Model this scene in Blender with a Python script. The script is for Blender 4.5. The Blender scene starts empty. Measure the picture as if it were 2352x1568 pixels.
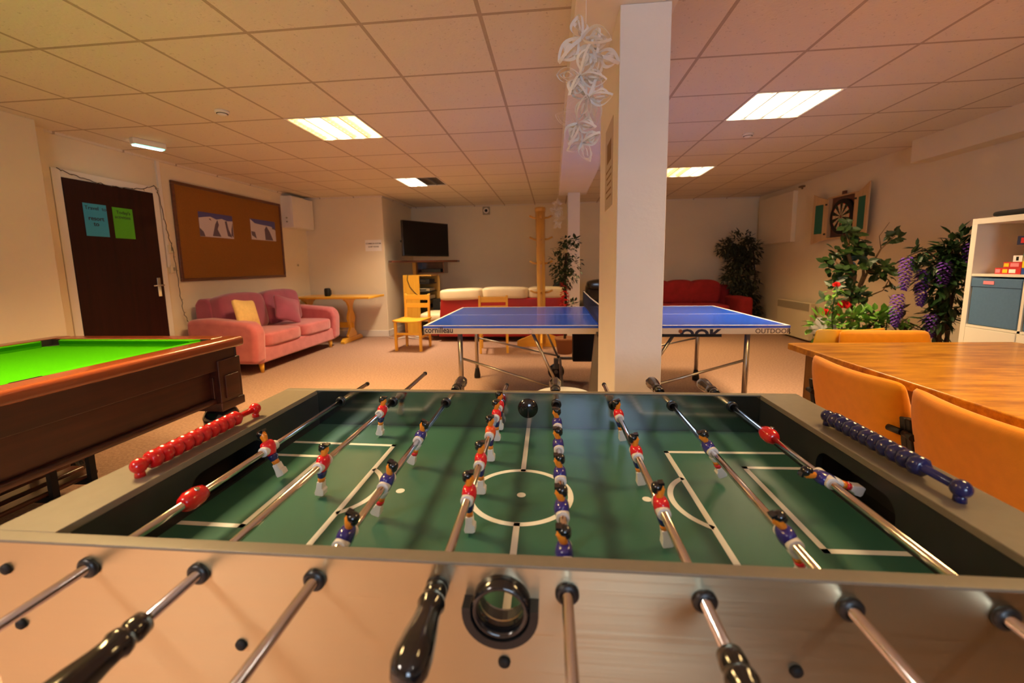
import bpy, bmesh, math, random
from mathutils import Vector, Matrix
PI = math.pi
scene = bpy.context.scene
COL = scene.collection
random.seed(11)

# ------------------------------------------------------------------ materials
def nt(name):
    m = bpy.data.materials.new(name); m.use_nodes = True
    t = m.node_tree; b = t.nodes['Principled BSDF']
    return m, t, b
def mat(name, col, rough=0.5, metal=0.0, var=0.0, vscale=8.0, bump=0.0, bscale=60.0, spec=0.5, coat=0.0, sheen=0.0, emit=None, estr=0.0, stretch=None, col2=None):
    m, t, b = nt(name)
    b.inputs['Base Color'].default_value = (*col, 1)
    b.inputs['Roughness'].default_value = rough
    b.inputs['Metallic'].default_value = metal
    b.inputs['Specular IOR Level'].default_value = spec
    b.inputs['Coat Weight'].default_value = coat
    if coat: b.inputs['Coat Roughness'].default_value = 0.08
    b.inputs['Sheen Weight'].default_value = sheen
    if emit:
        b.inputs['Emission Color'].default_value = (*emit, 1)
        b.inputs['Emission Strength'].default_value = estr
    tc = t.nodes.new('ShaderNodeTexCoord'); mp = t.nodes.new('ShaderNodeMapping')
    t.links.new(tc.outputs['Object'], mp.inputs['Vector'])
    if stretch: mp.inputs['Scale'].default_value = stretch
    if var or col2:
        n = t.nodes.new('ShaderNodeTexNoise'); n.inputs['Scale'].default_value = vscale; n.inputs['Detail'].default_value = 5
        t.links.new(mp.outputs['Vector'], n.inputs['Vector'])
        r = t.nodes.new('ShaderNodeValToRGB')
        r.color_ramp.elements[0].position = 0.3; r.color_ramp.elements[1].position = 0.7
        c2 = col2 if col2 else tuple(min(1, c*(1+var)) for c in col)
        c1 = col if col2 else tuple(c*(1-var) for c in col)
        r.color_ramp.elements[0].color = (*c1, 1); r.color_ramp.elements[1].color = (*c2, 1)
        t.links.new(n.outputs['Fac'], r.inputs['Fac']); t.links.new(r.outputs['Color'], b.inputs['Base Color'])
    if bump:
        n2 = t.nodes.new('ShaderNodeTexNoise'); n2.inputs['Scale'].default_value = bscale; n2.inputs['Detail'].default_value = 4
        t.links.new(mp.outputs['Vector'], n2.inputs['Vector'])
        bp = t.nodes.new('ShaderNodeBump'); bp.inputs['Strength'].default_value = bump; bp.inputs['Distance'].default_value = 0.004
        t.links.new(n2.outputs['Fac'], bp.inputs['Height']); t.links.new(bp.outputs['Normal'], b.inputs['Normal'])
    return m

GX0, GY0 = -2.1446, 2.194           # ceiling grid origin
def ceiling_mat():
    m, t, b = nt('ceiling_tiles'); L = t.links.new
    tc = t.nodes.new('ShaderNodeTexCoord'); sp = t.nodes.new('ShaderNodeSeparateXYZ'); L(tc.outputs['Object'], sp.inputs[0])
    def M(op, a, bb=None, c=None):
        n = t.nodes.new('ShaderNodeMath'); n.operation = op
        for i, v in enumerate((a, bb, c)):
            if v is None: continue
            if isinstance(v, (int, float)): n.inputs[i].default_value = v
            else: L(v, n.inputs[i])
        return n.outputs[0]
    ds = []
    for ax, o in ((0, GX0), (1, GY0)):
        v = M('SUBTRACT', sp.outputs[ax], o); v = M('DIVIDE', v, 0.6); f = M('FRACT', M('ADD', v, 50.5)); ds.append(M('ABSOLUTE', M('SUBTRACT', f, 0.5)))
    d = M('MINIMUM', ds[0], ds[1])
    line = M('LESS_THAN', d, 0.017)
    n = t.nodes.new('ShaderNodeTexNoise'); n.inputs['Scale'].default_value = 55; n.inputs['Detail'].default_value = 3; L(tc.outputs['Object'], n.inputs['Vector'])
    spk = M('LESS_THAN', n.outputs['Fac'], 0.33)
    v2 = t.nodes.new('ShaderNodeTexNoise'); v2.inputs['Scale'].default_value = 0.9; L(tc.outputs['Object'], v2.inputs['Vector'])
    r = t.nodes.new('ShaderNodeValToRGB'); r.color_ramp.elements[0].color = (0.74, 0.655, 0.545, 1); r.color_ramp.elements[1].color = (0.81, 0.72, 0.60, 1); L(v2.outputs['Fac'], r.inputs['Fac'])
    mx = t.nodes.new('ShaderNodeMix'); mx.data_type = 'RGBA'; L(line, mx.inputs['Factor']); L(r.outputs['Color'], mx.inputs[6]); mx.inputs[7].default_value = (0.47, 0.37, 0.28, 1)
    mx2 = t.nodes.new('ShaderNodeMix'); mx2.data_type = 'RGBA'; L(M('MULTIPLY', spk, 0.35), mx2.inputs['Factor']); L(mx.outputs[2], mx2.inputs[6]); mx2.inputs[7].default_value = (0.35, 0.27, 0.2, 1)
    L(mx2.outputs[2], b.inputs['Base Color']); b.inputs['Roughness'].default_value = 0.9
    bp = t.nodes.new('ShaderNodeBump'); bp.inputs['Strength'].default_value = 0.35; bp.inputs['Distance'].default_value = 0.004
    L(M('ADD', n.outputs['Fac'], M('MULTIPLY', line, -1.5)), bp.inputs['Height']); L(bp.outputs['Normal'], b.inputs['Normal'])
    return m
def wood(name, c1, c2, rough=0.35, sc=3.0, axis=1, coat=0.0, stretch=1.0):
    m, t, b = nt(name); L = t.links.new
    tc = t.nodes.new('ShaderNodeTexCoord'); mp = t.nodes.new('ShaderNodeMapping'); L(tc.outputs['Object'], mp.inputs[0])
    s = [sc*9]*3; s[axis] = sc*0.6*stretch; mp.inputs['Scale'].default_value = s
    n = t.nodes.new('ShaderNodeTexNoise'); n.inputs['Scale'].default_value = 1.0; n.inputs['Detail'].default_value = 6; n.inputs['Roughness'].default_value = 0.65; L(mp.outputs[0], n.inputs['Vector'])
    r = t.nodes.new('ShaderNodeValToRGB'); r.color_ramp.elements[0].position = .32; r.color_ramp.elements[1].position = .68
    r.color_ramp.elements[0].color = (*c1, 1); r.color_ramp.elements[1].color = (*c2, 1); L(n.outputs['Fac'], r.inputs[0]); L(r.outputs[0], b.inputs['Base Color'])
    b.inputs['Roughness'].default_value = rough; b.inputs['Coat Weight'].default_value = coat; b.inputs['Coat Roughness'].default_value = .12
    return m
def brushed(name, col, rough, aniso_axis=(2, 300, 300), metal=1.0, aniso=0.0):
    m, t, b = nt(name); L = t.links.new
    if aniso:
        tg = t.nodes.new('ShaderNodeCombineXYZ'); tg.inputs[2].default_value = 1.0; b.inputs['Anisotropic'].default_value = aniso; L(tg.outputs[0], b.inputs['Tangent'])
    b.inputs['Base Color'].default_value = (*col, 1); b.inputs['Metallic'].default_value = metal; b.inputs['Roughness'].default_value = rough
    tc = t.nodes.new('ShaderNodeTexCoord'); mp = t.nodes.new('ShaderNodeMapping'); L(tc.outputs['Object'], mp.inputs[0]); mp.inputs['Scale'].default_value = aniso_axis
    n = t.nodes.new('ShaderNodeTexNoise'); n.inputs['Scale'].default_value = 1.0; n.inputs['Detail'].default_value = 3; L(mp.outputs[0], n.inputs['Vector'])
    mr = t.nodes.new('ShaderNodeMapRange'); mr.inputs['To Min'].default_value = rough*.75; mr.inputs['To Max'].default_value = rough*1.3; L(n.outputs['Fac'], mr.inputs['Value']); L(mr.outputs[0], b.inputs['Roughness'])
    bp = t.nodes.new('ShaderNodeBump'); bp.inputs['Strength'].default_value = 0.03; bp.inputs['Distance'].default_value = .001; L(n.outputs['Fac'], bp.inputs['Height']); L(bp.outputs[0], b.inputs['Normal'])
    return m

M = {}
M['wall'] = mat('wall_paint', (0.82, 0.715, 0.53), 0.85, var=0.03, vscale=2, bump=0.15, bscale=90)
M['white_paint'] = mat('white_paint', (0.82, 0.77, 0.70), 0.5, bump=0.05)
M['column'] = mat('column_paint', (0.85, 0.80, 0.75), 0.7, var=0.02, vscale=4, bump=0.25, bscale=45)
M['ceiling'] = ceiling_mat()
M['carpet'] = mat('carpet', (0.30, 0.178, 0.130), 0.95, bump=0.9, bscale=180, col2=(0.46, 0.285, 0.205), vscale=55, spec=0.1)
M['door'] = wood('dark_door', (0.016, 0.004, 0.002), (0.032, 0.007, 0.004), 0.55, 2, 2)
M['door'].node_tree.nodes['Principled BSDF'].inputs['Specular IOR Level'].default_value = .2
M['cork'] = mat('cork', (0.27, 0.105, 0.012), 0.9, var=0.12, vscale=120, bump=0.3, bscale=300)
M['darkwood'] = wood('dark_wood', (0.085, 0.024, 0.010), (0.15, 0.045, 0.018), 0.32, 3, 1, 0.3)
M['poolwood'] = wood('pool_wood', (0.026, 0.006, 0.003), (0.055, 0.012, 0.005), 0.36, 3, 1, 0.08)
M['poolrail'] = wood('pool_rail', (0.13, 0.026, 0.007), (0.22, 0.048, 0.012), 0.25, 3, 1, 0.6)
M['baize'] = mat('baize', (0.036, 0.27, 0.001), 0.95, var=0.06, vscale=200, spec=0.02)
M['black'] = mat('black_plastic', (0.012, 0.012, 0.012), 0.35)
M['blackgloss'] = mat('black_gloss', (0.008, 0.008, 0.009), 0.13, coat=0.6)
M['blackmatte'] = mat('black_matte', (0.012, 0.011, 0.010), 0.62, spec=0.3)
M['blackmetal'] = mat('black_metal', (0.02, 0.02, 0.02), 0.4, metal=0.3)
M['leather'] = mat('black_leather', (0.018, 0.013, 0.009), 0.25, coat=0.3, bump=0.3, bscale=20)
M['pink'] = mat('pink_velvet', (0.50, 0.115, 0.130), 0.85, sheen=0.6, bump=0.2, bscale=30, col2=(0.62, 0.165, 0.175), vscale=9, spec=0.2)
M['plum'] = mat('plum_velvet', (0.34, 0.07, 0.115), 0.85, sheen=0.5, var=0.12, vscale=6, spec=0.2)
M['yellowfab'] = mat('yellow_fabric', (0.78, 0.52, 0.19), 0.9, var=0.06, vscale=40, bump=0.3, bscale=90)
M['brownleather'] = mat('brown_leather', (0.022, 0.009, 0.005), 0.45, bump=0.2, bscale=20)
M['redleather'] = mat('red_leather', (0.36, 0.012, 0.012), 0.38, var=0.1, vscale=3)
M['redfab'] = mat('red_fabric', (0.30, 0.010, 0.012), 0.9, var=0.15, vscale=12, bump=0.2)
M['cream'] = mat('cream_leather', (0.82, 0.68, 0.42), 0.45, var=0.04, bump=0.2, bscale=14)
M['pine'] = wood('pine', (0.78, 0.37, 0.025), (0.88, 0.49, 0.05), 0.35, 3, 2, 0.3)
M['pinex'] = wood('pine_across', (0.78, 0.37, 0.025), (0.88, 0.49, 0.05), 0.35, 3, 0, 0.3)
M['coatwood'] = wood('coat_stand_wood', (0.58, 0.30, 0.05), (0.68, 0.38, 0.08), 0.4, 3, 2, 0.3)
M['dining'] = wood('dining_wood', (0.30, 0.095, 0.003), (0.74, 0.34, 0.022), 0.30, 2.4, 0, 0.3, 3.0)
M['diningleg'] = wood('dining_leg_wood', (0.20, 0.095, 0.02), (0.28, 0.14, 0.035), 0.5, 3, 2)
M['orange'] = mat('orange_fabric', (0.88, 0.31, 0.004), 0.85, sheen=0.3, bump=0.15, bscale=300, var=0.04, vscale=30, spec=0.2)
M['shell'] = mat('yellow_shell', (0.82, 0.47, 0.03), 0.45)
M['tt_blue'] = mat('table_blue', (0.018, 0.095, 0.74), 0.21, spec=0.6, coat=0.25)
M['tt_white'] = mat('table_white', (0.85, 0.84, 0.82), 0.4)
M['tt_apron'] = mat('table_apron', (0.70, 0.60, 0.47), 0.4)
M['steel'] = mat('steel_tube', (0.52, 0.47, 0.40), 0.28, metal=0.9)
M['chrome'] = mat('chrome', (0.72, 0.66, 0.60), 0.14, metal=1.0)
M['tt_grey'] = mat('grey_plastic', (0.22, 0.19, 0.16), 0.45)
M['ink'] = mat('dark_ink', (0.015, 0.012, 0.03), 0.5)
M['inkbrown'] = mat('brown_ink', (0.07, 0.035, 0.03), 0.5)
M['net'] = mat('net', (0.02, 0.02, 0.035), 0.8)
M['foosrim'] = mat('laminate_rim', (0.20, 0.168, 0.118), 0.38, var=0.05, vscale=60)
M['foosblack'] = mat('black_laminate', (0.014, 0.014, 0.014), 0.42, var=.2, vscale=30)
M['sheet'] = brushed('brushed_sheet', (0.64, 0.54, 0.34), 0.31, (3, 300, 300), aniso=.9)
M['sheetin'] = brushed('inner_sheet', (0.36, 0.39, 0.42), 0.13, (3, 300, 300))
M['pitch'] = mat('pitch_green', (0.034, 0.125, 0.088), 0.32, var=0.12, vscale=5, spec=0.4)
M['pitchline'] = mat('pitch_white', (0.80, 0.82, 0.78), 0.3)
M['pred'] = mat('player_red', (0.72, 0.012, 0.022), 0.22, coat=0.4)
M['pblue'] = mat('player_blue', (0.03, 0.025, 0.22), 0.22, coat=0.4)
M['pnavy'] = mat('player_navy', (0.012, 0.016, 0.12), 0.25, coat=0.4)
M['pwhite'] = mat('player_white', (0.78, 0.75, 0.72), 0.3, coat=0.3)
M['pskin'] = mat('player_skin', (0.82, 0.25, 0.015), 0.3, coat=0.3)
M['porange'] = mat('player_orange', (0.80, 0.10, 0.02), 0.25, coat=0.4)
M['beadred'] = mat('bead_red', (0.62, 0.008, 0.008), 0.2, coat=0.5)
M['beadblue'] = mat('bead_blue', (0.010, 0.014, 0.10), 0.18, coat=0.5)
M['paper'] = mat('paper_white', (0.92, 0.90, 0.87), 0.8)
M['notice'] = mat('notice_sleeve', (0.50, 0.42, 0.33), 0.4)
M['bluepaper'] = mat('blue_paper', (0.04, 0.33, 0.55), 0.8)
M['greenpaper'] = mat('green_paper', (0.09, 0.42, 0.015), 0.8)
M['snow'] = mat('photo_snow', (0.62, 0.55, 0.60), 0.6)
M['rock'] = mat('photo_rock', (0.12, 0.085, 0.13), 0.6)
M['sky'] = mat('photo_sky', (0.08, 0.075, 0.27), 0.6)
M['leafdark'] = mat('leaf_dark', (0.014, 0.042, 0.010), 0.4, var=0.35, vscale=6)
M['leafmid'] = mat('leaf_mid', (0.026, 0.060, 0.010), 0.4, var=0.4, vscale=5)
M['leaflight'] = mat('leaf_light', (0.12, 0.28, 0.03), 0.4, var=0.4, vscale=7)
M['leafgrey'] = mat('leaf_grey', (0.035, 0.042, 0.018), 0.6, var=0.3, vscale=6)
M['bark'] = mat('bark', (0.17, 0.09, 0.03), 0.85, var=0.3, vscale=30, bump=0.5)
M['barkdark'] = mat('bark_dark', (0.05, 0.028, 0.014), 0.85, var=0.3, vscale=30, bump=0.5)
M['flowerred'] = mat('flower_red', (0.70, 0.015, 0.012), 0.6)
M['flowerpurple'] = mat('flower_purple', (0.13, 0.035, 0.36), 0.6, var=0.3, vscale=30)
M['shelfwhite'] = mat('shelf_white', (0.82, 0.78, 0.66), 0.4)
M['bluebox'] = mat('blue_box', (0.075, 0.165, 0.30), 0.75, var=0.05, vscale=60)
M['boxlid'] = mat('brown_card', (0.24, 0.14, 0.06), 0.7)
M['pinklabel'] = mat('pink_label', (0.85, 0.28, 0.33), 0.6)
M['heater'] = mat('heater_cream', (0.74, 0.66, 0.46), 0.45)
M['grille'] = mat('heater_grille', (0.36, 0.32, 0.22), 0.6)
M['dartwood'] = wood('dart_wood', (0.55, 0.36, 0.17), (0.66, 0.45, 0.23), 0.5, 3, 2)
M['chalk'] = mat('chalk_green', (0.02, 0.14, 0.085), 0.8)
M['sisal'] = mat('sisal', (0.60, 0.50, 0.30), 0.8)
M['sisalgreen'] = mat('sisal_green', (0.03, 0.12, 0.03), 0.8)
M['plaster'] = M['wall']
def glass_mat():
    m = bpy.data.materials.new('window_glass'); m.use_nodes = True; t = m.node_tree
    o = t.nodes['Material Output']; a = t.nodes.new('ShaderNodeBsdfTransparent'); g = t.nodes.new('ShaderNodeBsdfGlossy'); g.inputs['Roughness'].default_value = .02
    f = t.nodes.new('ShaderNodeFresnel'); f.inputs[0].default_value = 1.45; x = t.nodes.new('ShaderNodeMixShader')
    t.links.new(f.outputs[0], x.inputs[0]); t.links.new(a.outputs[0], x.inputs[1]); t.links.new(g.outputs[0], x.inputs[2]); t.links.new(x.outputs[0], o.inputs[0])
    return m
M['glass'] = glass_mat()
M['pot'] = mat('terracotta', (0.30, 0.12, 0.05), 0.8)
M['dkteal'] = mat('game_teal', (0.03, 0.25, 0.20), 0.5)
M['gameyellow'] = mat('game_yellow', (0.80, 0.62, 0.03), 0.5)
M['gamered'] = mat('game_red', (0.60, 0.03, 0.03), 0.5)
M['gamenavy'] = mat('game_navy', (0.015, 0.02, 0.06), 0.5)
M['gameblue'] = mat('game_blue', (0.02, 0.08, 0.35), 0.5)
M['gamegrey'] = mat('game_grey', (0.30, 0.25, 0.15), 0.5)
M['tvscreen'] = mat('tv_screen', (0.006, 0.005, 0.004), 0.22, spec=0.3)
M['cable'] = mat('dark_cable', (0.03, 0.02, 0.01), 0.6)
M['fairybulb'] = mat('fairy_bulb', (0.25, 0.18, 0.08), 0.3)
M['reflector'] = mat('lamp_reflector', (0.75, 0.70, 0.62), 0.2, metal=0.9)
M['tube_warm'] = mat('tube_warm', (1, .9, .7), 0.5, emit=(1.0, 0.66, 0.30), estr=5.0)
M['tube_cool'] = mat('tube_cool', (1, 1, 1), 0.5, emit=(0.95, 0.93, 0.82), estr=6.0)
M['tube_off'] = mat('tube_off', (0.6, 0.58, 0.5), 0.4)
M['exitgreen'] = mat('exit_green', (0.1, 0.6, 0.35), 0.5, emit=(0.30, 1.0, 0.68), estr=2.5)
M['exitwhite'] = mat('exit_white', (0.9, 0.9, 0.9), 0.5, emit=(0.75, 1.0, 0.95), estr=9.0)

# ------------------------------------------------------------------ mesh builder
class MB:
    def __init__(s): s.bm = bmesh.new(); s.mi = 0; s.sm = False
    def _f(s, vs):
        try:
            f = s.bm.faces.new(vs); f.material_index = s.mi; f.smooth = s.sm; return f
        except ValueError: return None
    def box(s, c, d, R=None, taper=1.0):
        c = Vector(c); hx, hy, hz = d[0]/2, d[1]/2, d[2]/2
        vs = []
        for z in (-1, 1):
            k = taper if z < 0 else 1.0
            for x, y in ((-1, -1), (1, -1), (1, 1), (-1, 1)):
                p = Vector((x*hx*k, y*hy*k, z*hz))
                if R is not None: p = R @ p
                vs.append(s.bm.verts.new(c+p))
        for q in ((3, 2, 1, 0), (4, 5, 6, 7), (0, 1, 5, 4), (1, 2, 6, 5), (2, 3, 7, 6), (3, 0, 4, 7)): s._f([vs[i] for i in q])
        return s
    def b2(s, a, b):
        return s.box([(a[i]+b[i])/2 for i in range(3)], [abs(b[i]-a[i]) for i in range(3)])
    def cyl(s, p0, p1, r0, r1=None, n=16, caps=True):
        if r1 is None: r1 = r0
        return s.rings([(Vector(p0), r0), (Vector(p1), r1)], n, caps)
    def frame(s, d):
        d = d.normalized(); a = Vector((0, 0, 1)) if abs(d.z) < 0.95 else Vector((1, 0, 0))
        u = d.cross(a).normalized(); return u, d.cross(u).normalized()
    def rings(s, pr, n=12, caps=True, closed=False):
        N = len(pr); R = []
        up = None
        for i, (p, r) in enumerate(pr):
            a = pr[max(i-1, 0)][0]; b = pr[min(i+1, N-1)][0]
            d = (b-a)
            if d.length < 1e-9: d = Vector((0, 0, 1))
            d.normalize()
            if up is None: u, v = s.frame(d)
            else:
                u = (up - d*up.dot(d))
                if u.length < 1e-6: u, v = s.frame(d)
                u.normalize(); v = d.cross(u)
            up = u
            R.append([s.bm.verts.new(p+(u*math.cos(2*PI*k/n)+v*math.sin(2*PI*k/n))*r) for k in range(n)])
        o = s.sm; s.sm = True
        for i in range(N-1):
            for k in range(n): s._f([R[i][k], R[i][(k+1) % n], R[i+1][(k+1) % n], R[i+1][k]])
        s.sm = o
        if caps: s._f(R[0][::-1]); s._f(R[-1])
        return s
    def tube(s, pts, r, n=8):
        return s.rings([(Vector(p), r) for p in pts], n)
    def lathe(s, base, axis, prof, n=20):          # prof: list of (t along axis, radius)
        base = Vector(base); axis = Vector(axis).normalized()
        u, v = s.frame(axis); R = []
        for t, r in prof:
            r = max(r, 1e-5)
            R.append([s.bm.verts.new(base+axis*t+(u*math.cos(2*PI*k/n)+v*math.sin(2*PI*k/n))*r) for k in range(n)])
        o = s.sm; s.sm = True
        for i in range(len(R)-1):
            for k in range(n): s._f([R[i][k], R[i][(k+1) % n], R[i+1][(k+1) % n], R[i+1][k]])
        s._f(R[0][::-1]); s._f(R[-1]); s.sm = o
        return s
    def ball(s, c, r, n=12, m=8, sc=(1, 1, 1), R=None):
        c = Vector(c); rows = []
        for i in range(m+1):
            a = PI*i/m; row = []
            for k in range(n if 0 < i < m else 1):
                b = 2*PI*k/n
                p = Vector((math.sin(a)*math.cos(b)*sc[0], math.sin(a)*math.sin(b)*sc[1], math.cos(a)*sc[2]))*r
                if R is not None: p = R @ p
                row.append(s.bm.verts.new(c+p))
            rows.append(row)
        o = s.sm; s.sm = True
        for i in range(m):
            A, B = rows[i], rows[i+1]
            for k in range(n):
                if len(A) == 1: s._f([A[0], B[k], B[(k+1) % n]])
                elif len(B) == 1: s._f([A[k], B[0], A[(k+1) % n]])
                else: s._f([A[k], B[k], B[(k+1) % n], A[(k+1) % n]])
        s.sm = o
        return s
    def prism(s, poly, o, ux, uy, th):             # polygon (2D) in plane o,ux,uy extruded by vector th
        o = Vector(o); ux = Vector(ux); uy = Vector(uy); th = Vector(th)
        A = [s.bm.verts.new(o+ux*x+uy*y) for x, y in poly]; B = [s.bm.verts.new(v.co+th) for v in A]
        s._f(A[::-1]); s._f(B); n = len(A)
        for i in range(n): s._f([A[i], A[(i+1) % n], B[(i+1) % n], B[i]])
        return s
    def plate(s, outer, holes, o, ux, uy, th):     # flat plate with holes
        bm2 = bmesh.new(); loops = [outer]+holes
        for lp in loops:
            vs = [bm2.verts.new((x, y, 0)) for x, y in lp]
            for i in range(len(vs)): bm2.edges.new((vs[i], vs[(i+1) % len(vs)]))
        bmesh.ops.triangle_fill(bm2, use_beauty=True, use_dissolve=False, edges=bm2.edges[:])
        bm2.verts.ensure_lookup_table(); bm2.verts.index_update()
        o = Vector(o); ux = Vector(ux); uy = Vector(uy); th = Vector(th)
        A = [s.bm.verts.new(o+ux*v.co.x+uy*v.co.y) for v in bm2.verts]; B = [s.bm.verts.new(v.co+th) for v in A]
        for f in bm2.faces:
            ix = [v.index for v in f.verts]
            s._f([A[i] for i in ix]); s._f([B[i] for i in reversed(ix)])
        for e in bm2.edges:
            if len(e.link_faces) == 1:
                i, j = e.verts[0].index, e.verts[1].index; s._f([A[i], A[j], B[j], B[i]])
        bm2.free(); return s
    def strip(s, pts, side, w, th=0.0006):         # paper ribbon
        pts = [Vector(p) for p in pts]; rows = []
        for i, p in enumerate(pts):
            q = Vector(side[i] if isinstance(side, list) else side).normalized()*w/2
            rows.append((s.bm.verts.new(p-q), s.bm.verts.new(p+q)))
        for i in range(len(rows)-1): s._f([rows[i][0], rows[i+1][0], rows[i+1][1], rows[i][1]])
        return s
    def leaf(s, p, d, up, L, W):
        d = d.normalized(); sd = d.cross(up)
        if sd.length < 1e-3: sd = d.cross(Vector((1, 0, 0)))
        sd.normalize(); n = sd.cross(d)
        P = [p, p+d*L*.3+sd*W*.42+n*L*.03, p+d*L*.65+sd*W*.4, p+d*L-n*L*.08, p+d*L*.65-sd*W*.4, p+d*L*.3-sd*W*.42+n*L*.03]
        mid = [p+d*L*.3-n*L*.02, p+d*L*.65-n*L*.04]
        V = [s.bm.verts.new(q) for q in P]; m0, m1 = [s.bm.verts.new(q) for q in mid]
        s._f([V[0], V[1], m0]); s._f([V[1], V[2], m1, m0]); s._f([V[2], V[3], m1]); s._f([V[3], V[4], m1]); s._f([V[4], V[5], m0, m1]); s._f([V[5], V[0], m0])
        return s
    def build(s, name, mats, parent=None, bevel=0.0, seg=2, sub=0, solid=0.0, smooth=False):
        if not isinstance(mats, (list, tuple)): mats = [mats]
        bmesh.ops.recalc_face_normals(s.bm, faces=s.bm.faces[:])
        me = bpy.data.meshes.new(name); s.bm.to_mesh(me); s.bm.free()
        for m in mats: me.materials.append(M[m] if isinstance(m, str) else m)
        if smooth:
            for p in me.polygons: p.use_smooth = True
        o = bpy.data.objects.new(name, me); COL.objects.link(o)
        if parent is not None: o.parent = parent
        if solid:
            q = o.modifiers.new('solid', 'SOLIDIFY'); q.thickness = solid; q.offset = 0
        if bevel:
            q = o.modifiers.new('bevel', 'BEVEL'); q.width = bevel; q.segments = seg; q.limit_method = 'ANGLE'; q.angle_limit = 0.6
            for p in me.polygons: p.use_smooth = True
            q2 = o.modifiers.new('wn', 'WEIGHTED_NORMAL'); q2.keep_sharp = False
        if sub:
            q = o.modifiers.new('sub', 'SUBSURF'); q.levels = sub; q.render_levels = sub
            for p in me.polygons: p.use_smooth = True
        return o
def tag(o, label=None, cat=None, group=None, kind=None):
    if label: o['label'] = label
    if cat: o['category'] = cat
    if group: o['group'] = group
    if kind: o['kind'] = kind
    return o
def thing(name, label, cat, loc=(0, 0, 0), rz=0.0, group=None):
    o = bpy.data.objects.new(name, None); COL.objects.link(o); o.empty_display_size = 0.05
    o.location = loc; o.rotation_euler = (0, 0, rz)
    return tag(o, label, cat, group)
def dup(root, loc=None, rz=None, label=None, parent=None):
    r = root.copy(); COL.objects.link(r)
    if loc is not None: r.location = loc
    if rz is not None: r.rotation_euler = (0, 0, rz)
    if label: r['label'] = label
    if parent is not None: r.parent = parent
    for ch in [c for c in root.children]:
        c = ch.copy(); COL.objects.link(c); c.parent = r
        for g in [k for k in ch.children]:
            d = g.copy(); COL.objects.link(d); d.parent = c
    return r
def struct(name, mb, mats, **k):
    return tag(mb.build(name, mats, **k), kind='structure')
def text_mesh(name, body, size, m, parent, loc, ux, uy, thick=0.0006, sx=1.0, bold=0.0, align='LEFT', clip=None, spacing=1.0):
    cu = bpy.data.curves.new(name, 'FONT'); cu.body = body; cu.size = size; cu.extrude = thick; cu.offset = bold; cu.align_x = align; cu.space_character = spacing
    cu.resolution_u = 3
    tmp = bpy.data.objects.new(name+'_t', cu); COL.objects.link(tmp)
    dg = bpy.context.evaluated_depsgraph_get(); me = bpy.data.meshes.new_from_object(tmp.evaluated_get(dg))
    bpy.data.objects.remove(tmp); bpy.data.curves.remove(cu)
    if clip is not None:
        bm = bmesh.new(); bm.from_mesh(me)
        bmesh.ops.bisect_plane(bm, geom=bm.verts[:]+bm.edges[:]+bm.faces[:], plane_co=(0, clip, 0), plane_no=(0, -1, 0), clear_outer=True)
        bm.to_mesh(me); bm.free()
    ux = Vector(ux).normalized(); uy = Vector(uy).normalized(); uz = ux.cross(uy)
    mw = Matrix((( ux.x*sx, uy.x, uz.x, loc[0]), (ux.y*sx, uy.y, uz.y, loc[1]), (ux.z*sx, uy.z, uz.z, loc[2]), (0, 0, 0, 1)))
    me.transform(mw); me.name = name; me.materials.clear(); me.materials.append(M[m])
    o = bpy.data.objects.new(name, me); COL.objects.link(o)
    if parent is not None: o.parent = parent
    return o
def cushion(name, c, d, m, parent, R=None, puff=0.35, sub=2, pill=False):
    """rounded pillow-like box"""
    mb = MB(); c = Vector(c); n = 5
    def P(i, j, k):
        x, y, z = (2*i/(n-1)-1, 2*j/(n-1)-1, 2*k/(n-1)-1)
        e = [1-puff*.10*(y*y+z*z)*1.0, 1-puff*.10*(x*x+z*z), 1-puff*.5*max(x*x, y*y)**2]
        if pill: e = [.90+.10*y*y, .90+.10*x*x, 1-.80*max(abs(x), abs(y))**3]
        p = Vector((x*e[0]*d[0]/2, y*e[1]*d[1]/2, z*e[2]*d[2]/2))
        return c+(R @ p if R is not None else p)
    V = {}
    def g(i, j, k):
        if (i, j, k) not in V: V[i, j, k] = mb.bm.verts.new(P(i, j, k))
        return V[i, j, k]
    r = range(n-1)
    for a in r:
        for b in r:
            for k in (0, n-1):
                mb._f([g(a, b, k), g(a+1, b, k), g(a+1, b+1, k), g(a, b+1, k)])
                mb._f([g(a, k, b), g(a+1, k, b), g(a+1, k, b+1), g(a, k, b+1)])
                mb._f([g(k, a, b), g(k, a+1, b), g(k, a+1, b+1), g(k, a, b+1)])
    return mb.build(name, m, parent, sub=sub)
def Rz(a): return Matrix.Rotation(a, 3, 'Z')
def Rx(a): return Matrix.Rotation(a, 3, 'X')
def Ry(a): return Matrix.Rotation(a, 3, 'Y')
def rnd(a, b): return random.uniform(a, b)

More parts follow.
